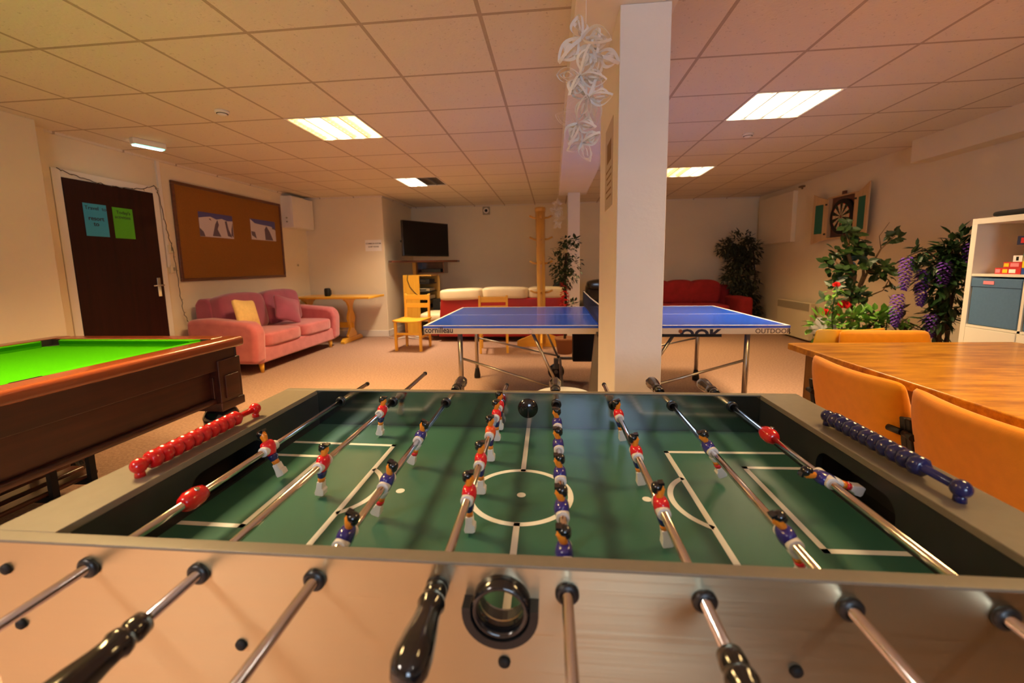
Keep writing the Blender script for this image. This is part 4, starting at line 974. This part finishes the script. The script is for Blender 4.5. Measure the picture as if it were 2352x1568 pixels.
# ------------------------------------------------------------------ white cube shelf
SX, SY1 = 2.89, 3.32
t = thing('cube_shelf', 'tall white cube shelf unit with blue boxes on the right', 'shelf unit', (SX, SY1, 0), 0.0)
D = .39; Wc = .335; T = .038; tt = .016
Wt = 2*T+2*Wc+tt; Ht = 2*T+4*Wc+3*tt
fr = MB()
fr.b2((0, -Wt, 0), (D, 0, T)).b2((0, -Wt, Ht-T), (D, 0, Ht)).b2((0, -T, T), (D, 0, Ht-T)).b2((0, -Wt, T), (D, -Wt+T, Ht-T)); fr.build('frame', 'shelfwhite', t, bevel=.002)
for k in range(3): MB().b2((.003, -Wt+T, T+(k+1)*Wc+k*tt), (D, -T, T+(k+1)*Wc+(k+1)*tt)).build('shelf_board', 'shelfwhite', t)
MB().b2((.003, -T-Wc-tt, T), (D, -T-Wc, Ht-T)).build('divider', 'shelfwhite', t)
MB().b2((D-.005, -Wt+T, T), (D, -T, Ht-T)).build('back_panel', 'heater', t)
def cellpos(c, r): return -T-c*(Wc+tt), T+r*(Wc+tt)
for c in (0, 1):
    for r in (0, 1):
        y, z = cellpos(c, r)
        dd = MB(); dd.b2((-.002, y-Wc+.003, z+.003), (.018, y-.003, z+Wc-.003)); dd = dd.build('cupboard_door', 'shelfwhite', t, bevel=.002)
        MB().b2((-.022, y-Wc/2-.014, z+Wc*.62), (-.002, y-Wc/2+.014, z+Wc*.62+.01)).b2((-.022, y-Wc/2-.004, z+Wc*.55), (-.016, y-Wc/2+.012, z+Wc*.62)).build('handle', 'blackmetal', dd)
    y, z = cellpos(c, 2)
    q = thing('storage_box', 'blue fabric box with pink label in the white shelf, '+('left column' if c == 0 else 'right column'), 'storage box', (SX, SY1+y-Wc/2, z), 0, 'blue boxes in the shelf')
    MB().b2((.004, -.158, .002), (.36, .158, .30)).build('box_body', 'bluebox', q, bevel=.006)
    MB().b2((.0, -.162, .262), (.365, .162, .322)).build('lid', 'bluebox', q, bevel=.005)
    if c == 0: MB().b2((-.003, .005, .282), (0.0005, .075, .305)).build('label', 'pinklabel', q)
    else: MB().b2((-.003, -.03, .282), (0.0005, .04, .305)).build('label', 'pinklabel', q)
zc = cellpos(0, 3)[1]
gy = SY1-T-Wc
G = [('gamered', 'long red board game box at the bottom of the pile in the white shelf', 0, .16, 0, .035, .03), ('gamered', 'small red card game box lying on the long red box', .02, .13, .036, .034, .04),
     ('paper', 'little white card box topping the left pile of games', .045, .06, .071, .034, .05), ('gameblue', 'small blue box beneath the yellow one in the shelf pile', -.0, .0, 0, 0, 0)]
def game(label, m, y0, y1, z0, h, x=.05, deco=None):
    q = thing('game_box', label, 'game box', (SX+x, gy+(y0+y1)/2, zc+z0), 0, 'games in the shelf')
    MB().b2((0, -(y1-y0)/2, 0), (.20, (y1-y0)/2, h)).build('box', m, q, bevel=.001)
    if deco:
        for dm, a, bb in deco: MB().b2((-.0012, a, h*.2), (-.0002, bb, h*.8)).build('printed_patch', dm, q)
game('long red board game box at the bottom of the left pile in the white shelf', 'gamered', .075, .235, 0, .040, deco=(('pinklabel', .045, .075), ('gameyellow', .0, .03), ('paper', -.05, -.01)))
game('red box with yellow patch lying on the long red game box', 'gamered', .075, .185, .0405, .038, deco=(('gameyellow', .02, .05), ('pinklabel', -.04, .01)))
game('little white card box topping the left pile of games', 'paper', .075, .13, .079, .040, deco=(('blackmatte', -.006, .008),))
game('small blue box at the bottom of the right pile of games', 'gameblue', .008, .072, 0, .040)
game('yellow game box on the small blue box', 'gameyellow', .008, .072, .0405, .045)
game('grey game box on the yellow one', 'gamegrey', .008, .072, .086, .030)
game('light green game box in the right pile', 'dkteal', .008, .072, .1165, .040)
game('dark teal game box just under the navy box', 'chalk', .008, .072, .157, .028)
game('navy game box with colourful lettering on top of the right pile', 'gamenavy', .008, .12, .1855, .055, deco=(('gamered', .012, .032), ('gameyellow', -.006, .01), ('gameblue', -.024, -.008), ('dkteal', -.045, -.028)))
t = thing('folded_bag', 'flat black bag lying on top of the white shelf', 'bag', (3.05, 3.02, Ht))
cushion('bag_body', (0, 0, .022), (.26, .48, .042), 'blackmatte', t, puff=.3)

# ------------------------------------------------------------------ dining table and chairs
t = thing('dining_table', 'large varnished wooden table at the right with worn top', 'table', (1.29, 2.47, 0), math.radians(1.2))
MB().prism([(0.01, 0), (1.16, .02), (1.17, .0), (1.17, -1.85), (0, -1.85), (0, -.01)], (0, 0, .715), (1, 0, 0), (0, 1, 0), (0, 0, .035)).build('table_top', 'dining', t, bevel=.008, seg=3)
MB().b2((.10, -1.75, .63), (1.08, -1.725, .715)).b2((.10, -.125, .63), (1.08, -.10, .715)).b2((.10, -1.72, .63), (.125, -.12, .715)).b2((1.05, -1.72, .63), (1.075, -.12, .715)).build('apron', 'diningleg', t)
for x in (.08, .98):
    for y in (-.17, -1.76): MB().prism([(0, .715), (.15, .715), (.12, 0), (.0, 0)], (x, y, 0), (1, 0, 0), (0, 0, 1), (0, .13, 0)).build('leg', 'diningleg', t, bevel=.004)
def curved_pad(name, w, h, th, c, curve, m, parent, R, n=10, nz=6, rr=.05):
    b = MB(); F = []; B = []
    for j in range(nz+1):
        for i in range(n+1):
            u = 2*i/n-1; v = 2*j/nz-1
            x = u*w/2; z = v*h/2
            if abs(u) > .8 and abs(v) > .6: x *= .97; z *= .965
            tk = th/2*(1-.55*abs(u)**6)*(1-.55*abs(v)**6)
            y = curve*(1-u*u)
            F.append(b.bm.verts.new(Vector(c)+R @ Vector((x, y-tk, z)))); B.append(b.bm.verts.new(Vector(c)+R @ Vector((x, y+tk, z))))
    N = n+1
    for j in range(nz):
        for i in range(n):
            k = j*N+i; b._f([F[k], F[k+1], F[k+N+1], F[k+N]]); b._f([B[k], B[k+N], B[k+N+1], B[k+1]])
    for i in range(n):
        b._f([F[i], B[i], B[i+1], F[i+1]]); k = nz*N+i; b._f([F[k], F[k+1], B[k+1], B[k]])
    for j in range(nz):
        k = j*N; b._f([F[k], F[k+N], B[k+N], B[k]]); k = j*N+n; b._f([F[k], B[k], B[k+N], F[k+N]])
    return b.build(name, m, parent, sub=1)
def orange_chair():
    t = thing('padded_chair', '', 'chair')     # faces +y; backrest at y=-.22
    curved_pad('backrest', .50, .34, .075, (0, -.225, .625), -.035, 'orange', t, Rx(.19))
    cushion('seat', (0, .02, .445), (.47, .46, .075), 'orange', t, puff=.35)
    for s in (-1, 1):
        b = MB(); b.prism([(-.215, .38), (-.18, .38), (-.232, .67), (-.262, .67)], (s*.247-.012, 0, 0), (0, 1, 0), (0, 0, 1), (.024, 0, 0)); b.build('back_upright', 'blackmetal', t, bevel=.004)
        MB().cyl((s*.205, -.268, .62), (s*.252, -.262, .62), .011).build('bolt', 'blackmetal', t)
        MB().tube([(s*.22, -.20, .40), (s*.235, -.25, 0.0)], .013, 10).build('rear_leg', 'blackmetal', t)
        MB().tube([(s*.22, .22, .40), (s*.235, .25, 0.0)], .013, 10).build('front_leg', 'blackmetal', t)
    MB().b2((-.23, -.20, .385), (.23, .22, .405)).build('seat_frame', 'blackmetal', t)
    return t
oc = orange_chair(); oc.location = (1.425, 1.765, 0); oc.rotation_euler = (0, 0, -PI/2+.03)
tag(oc, 'orange padded chair nearer the column, its back against the table edge', group='orange padded chairs')
dup(oc, (1.425, 1.235, 0), -PI/2-.04, 'orange padded chair at the right edge, nearest the football table rail')
dup(oc, (1.925, 2.42, 0), PI-.02, 'orange padded chair on the far side of the wooden table')
t = thing('shell_chair', 'yellow shell chair half hidden behind the wooden table corner', 'chair', (1.78, 2.98, 0), 0.15)
curved_pad('shell_back', .46, .24, .016, (0, -.20, .67), -.05, 'shell', t, Rx(.08))
curved_pad('shell_seat', .34, .42, .016, (.20, .0, .44), -.02, 'shell', t, Rx(PI/2))
for x, y in ((.15, -.12), (.30, -.12), (.15, .16), (.30, .16)): MB().tube([(x, y, .44), (x+.03, y, 0)], .011, 8).build('leg', 'blackmetal', t)
MB().b2((.12, -.23, .42), (.18, -.19, .60)).build('back_bracket', 'blackmetal', t)

# ------------------------------------------------------------------ foosball table
TH = .01008; FX, FY = -.0598, .4486
ft = thing('foosball_table', 'football table with green pitch and brushed metal sides in the foreground', 'football table', (FX, FY, 0), TH)
U, UI, V0, V1, ZR, ZF, ZROD = .685, .592, -.006, .672, .862, .763, .8304
VI0, VI1 = .012, .656
def circ(cx, cy, r, n=20): return [(cx+r*math.cos(2*PI*i/n), cy+r*math.sin(2*PI*i/n)) for i in range(n)]
RU = [(i-3.5)*.15 for i in range(8)]
# near and far side boards, with holes for rods and ball chute
zb = .60
rodholes = [circ(u, ZROD, .009, 12) for u in RU]
nh = MB(); nh.plate([(-U, zb), (U, zb), (U, ZR-.004), (-U, ZR-.004)], rodholes+[circ(0, .815, .026, 28)], (0, V0, 0), (1, 0, 0), (0, 0, 1), (0, .002, 0)); nh.build('front_metal_sheet', 'sheet', ft)
nh = MB(); nh.plate([(-U, zb), (U, zb), (U, ZR-.004), (-U, ZR-.004)], rodholes+[circ(0, .815, .026, 28)], (0, V0+.002, 0), (1, 0, 0), (0, 0, 1), (0, VI0-V0-.004, 0)); nh.build('front_board', 'foosblack', ft)
nh = MB(); nh.plate([(-UI, ZF), (UI, ZF), (UI, ZR-.004), (-UI, ZR-.004)], rodholes+[circ(0, .815, .026, 28)], (0, VI0-.002, 0), (1, 0, 0), (0, 0, 1), (0, .002, 0)); nh.build('inner_metal_sheet', 'sheetin', ft)
nh = MB(); nh.plate([(-UI, ZF), (UI, ZF), (UI, ZR-.004), (-UI, ZR-.004)], rodholes, (0, VI1, 0), (1, 0, 0), (0, 0, 1), (0, .002, 0)); nh.build('inner_metal_sheet', 'sheetin', ft)
nh = MB(); nh.plate([(-U, zb), (U, zb), (U, ZR-.004), (-U, ZR-.004)], rodholes, (0, VI1+.002, 0), (1, 0, 0), (0, 0, 1), (0, V1-VI1-.002, 0)); nh.build('back_board', 'foosblack', ft)
MB().b2((-U-.002, V0-.001, ZR-.004), (U+.002, VI0, ZR)).build('front_rim', 'foosrim', ft, bevel=.001)
MB().b2((-U-.002, VI1, ZR-.004), (U+.002, V1+.001, ZR)).build('back_rim', 'foosrim', ft, bevel=.001)
goal = []
def rrect(y0, y1, z0, z1, r=.03, n=6):
    pts = []
    for cx, cz, a in ((y1-r, z1-r, 0), (y0+r, z1-r, PI/2)):
        for i in range(n+1): pts.append((cx+r*math.cos(a+PI/2*i/n), cz+r*math.sin(a+PI/2*i/n)))
    return [(y1, z0)]+pts+[(y0, z0)]
for s in (-1, 1):
    MB().b2((s*UI, VI0, ZR-.012), (s*(U+.002), VI1, ZR)).build('end_rail', 'foosrim', ft, bevel=.0015)
    w = MB(); w.plate([(VI0, ZF), (VI1, ZF), (VI1, ZR-.012), (VI0, ZR-.012)], [rrect(.22, .42, ZF+.004, .826)], (s*UI, 0, 0), (0, 1, 0), (0, 0, 1), (s*.012, 0, 0)); w.build('end_wall', 'foosblack', ft)
    g = MB(); g.b2((s*(UI+.012), .21, ZF-.02), (s*(U-.014), .43, ZF-.012)).b2((s*(U-.018), .21, ZF-.012), (s*(U-.014), .43, ZR-.014)).b2((s*(UI+.012), .206, ZF-.02), (s*(U-.014), .21, ZR-.014)).b2((s*(UI+.012), .43, ZF-.02), (s*(U-.014), .434, ZR-.014)); g.build('goal_box', 'blackmatte', ft)
    MB().b2((s*(U-.012), VI0, zb), (s*U, VI1, ZR-.012)).build('end_panel', 'foosblack', ft)
ln = MB().b2((-UI, VI0, ZF-.01), (UI, VI1, ZF)); ln.mi = 1; zl = ZF; e = .0003; lw = .0105
def seg_line(u0, v0, u1, v1):
    d = Vector((u1-u0, v1-v0, 0)); L = d.length; d.normalize(); p = Vector((-d.y, d.x, 0))*lw/2
    vs = [Vector((u0, v0, 0))-p-d*lw/2, Vector((u1, v1, 0))-p+d*lw/2, Vector((u1, v1, 0))+p+d*lw/2, Vector((u0, v0, 0))+p-d*lw/2]
    ln.prism([(a.x, a.y) for a in vs], (0, 0, zl), (1, 0, 0), (0, 1, 0), (0, 0, e))
def arc(cx, cy, r, a0, a1, n=40):
    for i in range(n):
        a, b_ = a0+(a1-a0)*i/n, a0+(a1-a0)*(i+1)/n
        ro, ri = r+lw/2, r-lw/2
        ln.prism([(cx+ri*math.cos(a), cy+ri*math.sin(a)), (cx+ro*math.cos(a), cy+ro*math.sin(a)), (cx+ro*math.cos(b_), cy+ro*math.sin(b_)), (cx+ri*math.cos(b_), cy+ri*math.sin(b_))], (0, 0, zl), (1, 0, 0), (0, 1, 0), (0, 0, e))
cv_ = .318
seg_line(0, VI0+.006, 0, cv_-.097); seg_line(0, cv_+.097, 0, VI1-.006); arc(0, cv_-.0, .096, 0, 2*PI, 64)
ln.prism(circ(.002, .316, .0085), (0, 0, zl), (1, 0, 0), (0, 1, 0), (0, 0, e))
for s in (-1, 1):
    seg_line(s*.327, .112, s*.327, .524); seg_line(s*.327, .524, s*(UI-.006), .532); seg_line(s*.327, .112, s*(UI-.006), .112)
    seg_line(s*.472, .186, s*.472, .455); seg_line(s*.472, .455, s*(UI-.006), .458); seg_line(s*.472, .186, s*(UI-.006), .188)
    a = math.asin(.084/.102); 
    arc(s*.385, .317, .102, (PI-a if s > 0 else -a), (PI+a if s > 0 else a), 24)
    ln.prism(circ(s*.237, .316, .0085), (0, 0, zl), (1, 0, 0), (0, 1, 0), (0, 0, e))
ln.build('playfield', ['pitch', 'pitchline'], ft)
MB().b2((-U+.02, V0+.02, zb), (U-.02, V1-.02, zb+.01)).build('bottom_board', 'foosblack', ft)
for x in (-.62, .62):
    for y in (.03, .61): MB().box((x, y+.0, .30), (.10, .07, .60)).build('leg', 'foosblack', ft, bevel=.006)
for i, u in enumerate(RU):
    for v, d in ((V0, -1), (VI1, -1), (V1, 1), (VI0, 1)):
        b = MB(); pr = [(0, .0135), (.004, .0135), (.0055, .0120), (.007, .0095), (.007, .0078), (.002, .0075)]
        b.lathe((u, v, ZROD), (0, d, 0), pr, 24); b.build('rod_bushing', 'black', ft)
# ball chute ring on near side, with ears, and cup on far side
b = MB(); n = 36
ringp = [(.026, 0), (.026, -.016), (.0295, -.019), (.033, -.016), (.034, -.002), (.034, 0)]
R_ = []
for k in range(n):
    a = 2*PI*k/n; R_.append([b.bm.verts.new((r*math.cos(a), V0+y, .815+r*math.sin(a))) for r, y in ringp])
b.sm = True
for k in range(n):
    for i in range(len(ringp)-1): b._f([R_[k][i], R_[k][i+1], R_[(k+1) % n][i+1], R_[(k+1) % n][i]])
b.build('ball_chute_ring', 'blackgloss', ft)
b = MB(); b.sm = False
b.plate([(.042*math.cos(-a), .042*math.sin(-a)+.002) for a in [PI*i/16 for i in range(17)]], [], (0, V0-.009, .815), (1, 0, 0), (0, 0, 1), (0, .008, 0))
cup = b
cup = MB(); pl = [(-.043, .004), (-.0345, .004)]+[(.0345*math.cos(PI+PI*i/16), .0345*math.sin(PI*-1*i/16*1.0)) for i in range(17)]+[(.0345, .004), (.043, .004)]+[(.043*math.cos(-PI*i/16), .043*math.sin(-PI*i/16)) for i in range(17)]
outer = [(.043*math.cos(-PI*i/20), .043*math.sin(-PI*i/20)) for i in range(21)]; inner = [(.0335*math.cos(-PI*i/20), .0335*math.sin(-PI*i/20)) for i in range(21)][::-1]
for i in range(20):
    a, c = -PI*i/20, -PI*(i+1)/20
    cup.prism([(.0335*math.cos(a), .0335*math.sin(a)), (.043*math.cos(a), .043*math.sin(a)), (.043*math.cos(c), .043*math.sin(c)), (.0335*math.cos(c), .0335*math.sin(c))], (0, V0-.020, .815), (1, 0, 0), (0, 0, 1), (0, .020, 0))
cup.b2((-.043, V0-.020, .814), (-.0335, V0, .821)).b2((.0335, V0-.020, .814), (.043, V0, .821))
cup.build('ball_cup', 'black', ft)
b = MB(); b.ball((-.001, VI1+.001, .818), .0275, 24, 14, (1, .5, 1)); b.build('ball_cup', 'blackgloss', ft)
# bolts of near face
for x, z in ((-.705, .821), (-.697, .743), (-.389, .735), (-.058, .737), (.266, .751)):
    u = x-FX
    if abs(u) > U-.012: u = -U+.02
    MB().lathe((u, V0, z), (0, -1, 0), [(0, .0075), (.003, .007), (.005, .004)], 14).build('bolt', 'blackmatte', ft)

# rods with players
def player(kind, parent, v, tilt, face):
    """kind 'red','blue','orange'; face=+1 looks +x"""
    R = Ry(-tilt)    # positive tilt kicks feet towards +x
    O = Vector((0, v, 0))
    def P(x, y, z): return O+R @ Vector((x*face, y, z))
    def X(x, y, z): return Vector((x, y, z))
    jersey = {'red': 'pred', 'blue': 'pblue', 'orange': 'porange'}[kind]
    shorts = 'pwhite' if kind == 'blue' else 'pnavy'
    def loft(secs, name, m, par, sub=1):
        b = MB(); Rg = []
        for (z, rx, ry, cx) in secs:
            Rg.append([b.bm.verts.new(P(cx+rx*math.cos(a)*(1 if True else 1), ry*math.copysign(abs(math.sin(a))**.8, math.sin(a)), z)) for a in [2*PI*k/10 for k in range(10)]])
        b.sm = True
        for i in range(len(Rg)-1):
            for k in range(10): b._f([Rg[i][k], Rg[i][(k+1) % 10], Rg[i+1][(k+1) % 10], Rg[i+1][k]])
        b._f(Rg[0]); b._f(Rg[-1][::-1])
        return b.build(name, m, par, sub=sub)
    body = loft([(.018, .004, .005, 0), (.0165, .0090, .0140, 0), (.010, .0125, .0175, .001), (0, .0135, .0165, .001), (-.010, .010, .0125, 0), (-.0145, .009, .011, 0)], 'player', jersey, parent)
    loft([(.040, .004, .004, .001), (.038, .0068, .0066, .001), (.032, .0082, .0075, .0015), (.026, .0078, .007, .002), (.020, .0058, .0055, .001), (.016, .006, .006, 0)], 'head', 'pskin', body)
    b = MB(); b.ball(P(-.0012, 0, .0345), .0092, 12, 8, (1.0, .95, .82), R); b.ball(P(-.0045, 0, .030), .0072, 10, 6, (.8, 1, 1), R); b.box(P(.0055, 0, .0395), (.008, .012, .004), R); b.build('hair', 'blackgloss', body, sub=0)
    b = MB(); b.ball(P(.0085, 0, .0285), .0018, 8, 6); b.build('nose', 'pskin', body)
    loft([(-.012, .0098, .0122, 0), (-.018, .0088, .0112, 0), (-.026, .0072, .0092, 0), (-.0275, .0068, .0088, 0)], 'shorts', shorts, body)
    if kind == 'blue':
        loft([(-.026, .0062, .008, 0), (-.034, .006, .0075, 0)], 'thighs', 'pskin', body, 0); loft([(-.034, .0064, .008, 0), (-.042, .0062, .0078, 0)], 'socks', 'pred', body, 0)
    else:
        loft([(-.026, .0062, .008, 0), (-.035, .006, .0075, 0)], 'thighs', 'pskin', body, 0)
    z0 = -.0415 if kind == 'blue' else -.0345
    b = MB(); b.prism([(-.0055, z0), (.0055, z0), (.0062, -.047), (.0098, -.050), (.0100, -.060), (.006, -.0625), (-.007, -.0625), (-.0085, -.058), (-.006, -.047)], P(0, -.008, 0), R @ Vector((face, 0, 0)), R @ Vector((0, 0, 1)), (0, .016, 0)); b.build('boots', 'pwhite', body, bevel=.0012)
    b = MB(); b.cyl((0, v-.0205, 0), (0, v+.0205, 0), .0102, n=18); b.build('rod_boss', 'pwhite', body, bevel=.001)
    return body
def handle(parent, v, d):
    b = MB(); pr = [(0, .0095), (.002, .0125), (.014, .0135), (.018, .012), (.021, .0115), (.024, .0145), (.030, .0155), (.034, .013), (.05, .0145), (.07, .0175), (.09, .0195), (.105, .0190), (.116, .0145), (.121, .006)]
    n = 32; R = []
    for t_, r in pr:
        row = []
        for k in range(n):
            a = 2*PI*k/n; rr = r
            if .036 < t_ < .112: rr *= 1-.07*(math.cos(8*a)*.5+.5)**2
            row.append(b.bm.verts.new((rr*math.cos(a), v+d*t_, rr*math.sin(a))))
        R.append(row)
    b.sm = True
    for i in range(len(R)-1):
        for k in range(n): b._f([R[i][k], R[i][(k+1) % n], R[i+1][(k+1) % n], R[i+1][k]])
    b._f(R[0]); b._f(R[-1]); b.build('handle', 'blackgloss', parent)
RODS = [  # near end v, far end v, handle(None/'n'/'f', v), players, tilt, face, kind, bumper v list, label
 (-.20, .828, ('n', -.17), [.345], .41, 1, 'red', [.155], 'red goalkeeper rod at the left end of the football table'),
 (-.09, .965, ('n', -.078), [.577, .285], -.15, 1, 'red', [], 'rod with two red defenders, second from the left end'),
 (-.26, .77, ('f', .765), [.417, .223, .071], -.36, -1, 'blue', [], 'rod with three blue players nearest the left goal'),
 (-.02, .829, ('n', -.005), [.661-.03, .560, .449, .311, .192], 0.0, 1, 'red', [], 'midfield rod with five red players left of the centre spot'),
 (-.28, .77, ('f', .765), [.509, .388, .264, .157, .057], .06, -1, 'blue', [], 'midfield rod with five blue players right of the centre spot'),
 (-.08, .845, ('n', -.071), [.574, .362, .176], .17, 1, 'red', [], 'rod with three red players nearest the right goal'),
 (-.28, .78, ('f', .775), [.394, .112], .45, -1, 'blue', [], 'rod with two blue defenders, second from the right end'),
 (-.28, .77, ('f', .763), [.284], 1.25, -1, 'blue', [.473], 'blue goalkeeper rod at the right end, its figure kicked up'),
]
for i, (v0, v1, hn, pls, tilt, face, kind, bumps, lb) in enumerate(RODS):
    u = RU[i]
    x = FX+u*math.cos(TH); y = FY+u*math.sin(TH)
    rt_ = thing('foosball_rod', lb, 'football rod', (x, y, ZROD), TH, 'foosball rods with players')
    MB().cyl((0, v0, 0), (0, v1, 0), .0062, n=18).build('steel_rod', 'chrome', rt_)
    handle(rt_, hn[1], -1 if hn[0] == 'n' else 1)
    MB().cyl((0, v1-.001, 0), (0, v1+.006, 0), .0068, n=14).build('end_cap', 'black', rt_) if hn[0] == 'n' else MB().cyl((0, v0-.006, 0), (0, v0+.002, 0), .0068, n=14).build('end_cap', 'black', rt_)
    for k, v in enumerate(pls):
        player('orange' if (i == 3 and k == 2) else kind, rt_, v, tilt, face)
    for v in bumps:
        b = MB(); b.lathe((0, v-.024, 0), (0, 1, 0), [(0, .008), (.003, .0125), (.012, .0165), (.030, .0165), (.042, .013), (.046, .008)], 12); bo = b.build('stopper', 'beadred', rt_)
        MB().cyl((.006, v, .012), (.007, v, .0175), .004, n=10).build('screw', 'chrome', bo)

# score counters
def counter(label, m, u, va, vb, knob_far):
    x = FX+u*math.cos(TH); y = FY+u*math.sin(TH)
    t = thing('score_counter', label, 'score counter', (x, y, ZR), TH)
    zc_ = .019
    MB().cyl((0, va, zc_), (0, vb, zc_), .0065, n=14).build('bar', m, t)
    for v in (va, vb):
        MB().lathe((0, v, 0), (0, 0, 1), [(0, .008), (.012, .007)], 12).ball((0, v, zc_), .0128, 16, 10).build('end_post', m, t)
    n = 10; L = .0213
    start = (va+.016) if knob_far else (vb-.016-n*L)
    for k in range(n):
        v = start+L*k
        MB().lathe((0, v, zc_), (0, 1, 0), [(0, .0115), (.001, .0128), (.005, .0158), (.0105, .0166), (.016, .0158), (.0202, .0128), (.0212, .0115)], 8).build('bead', m, t)
counter('row of red score beads on the left rail of the football table', 'beadred', -.622, .16, .443, True)
counter('row of dark blue score beads on the right rail of the football table', 'beadblue', .628, .165, .452, False)

# ------------------------------------------------------------------ world and view
w = bpy.data.worlds.new('world'); scene.world = w; w.use_nodes = True
w.node_tree.nodes['Background'].inputs[0].default_value = (.62, .78, 1.0, 1); w.node_tree.nodes['Background'].inputs[1].default_value = 13.5
scene.view_settings.view_transform = 'Standard'; scene.view_settings.look = 'None'; scene.view_settings.gamma = 1.0; scene.view_settings.use_curve_mapping = False
scene.view_settings.exposure = 0.2
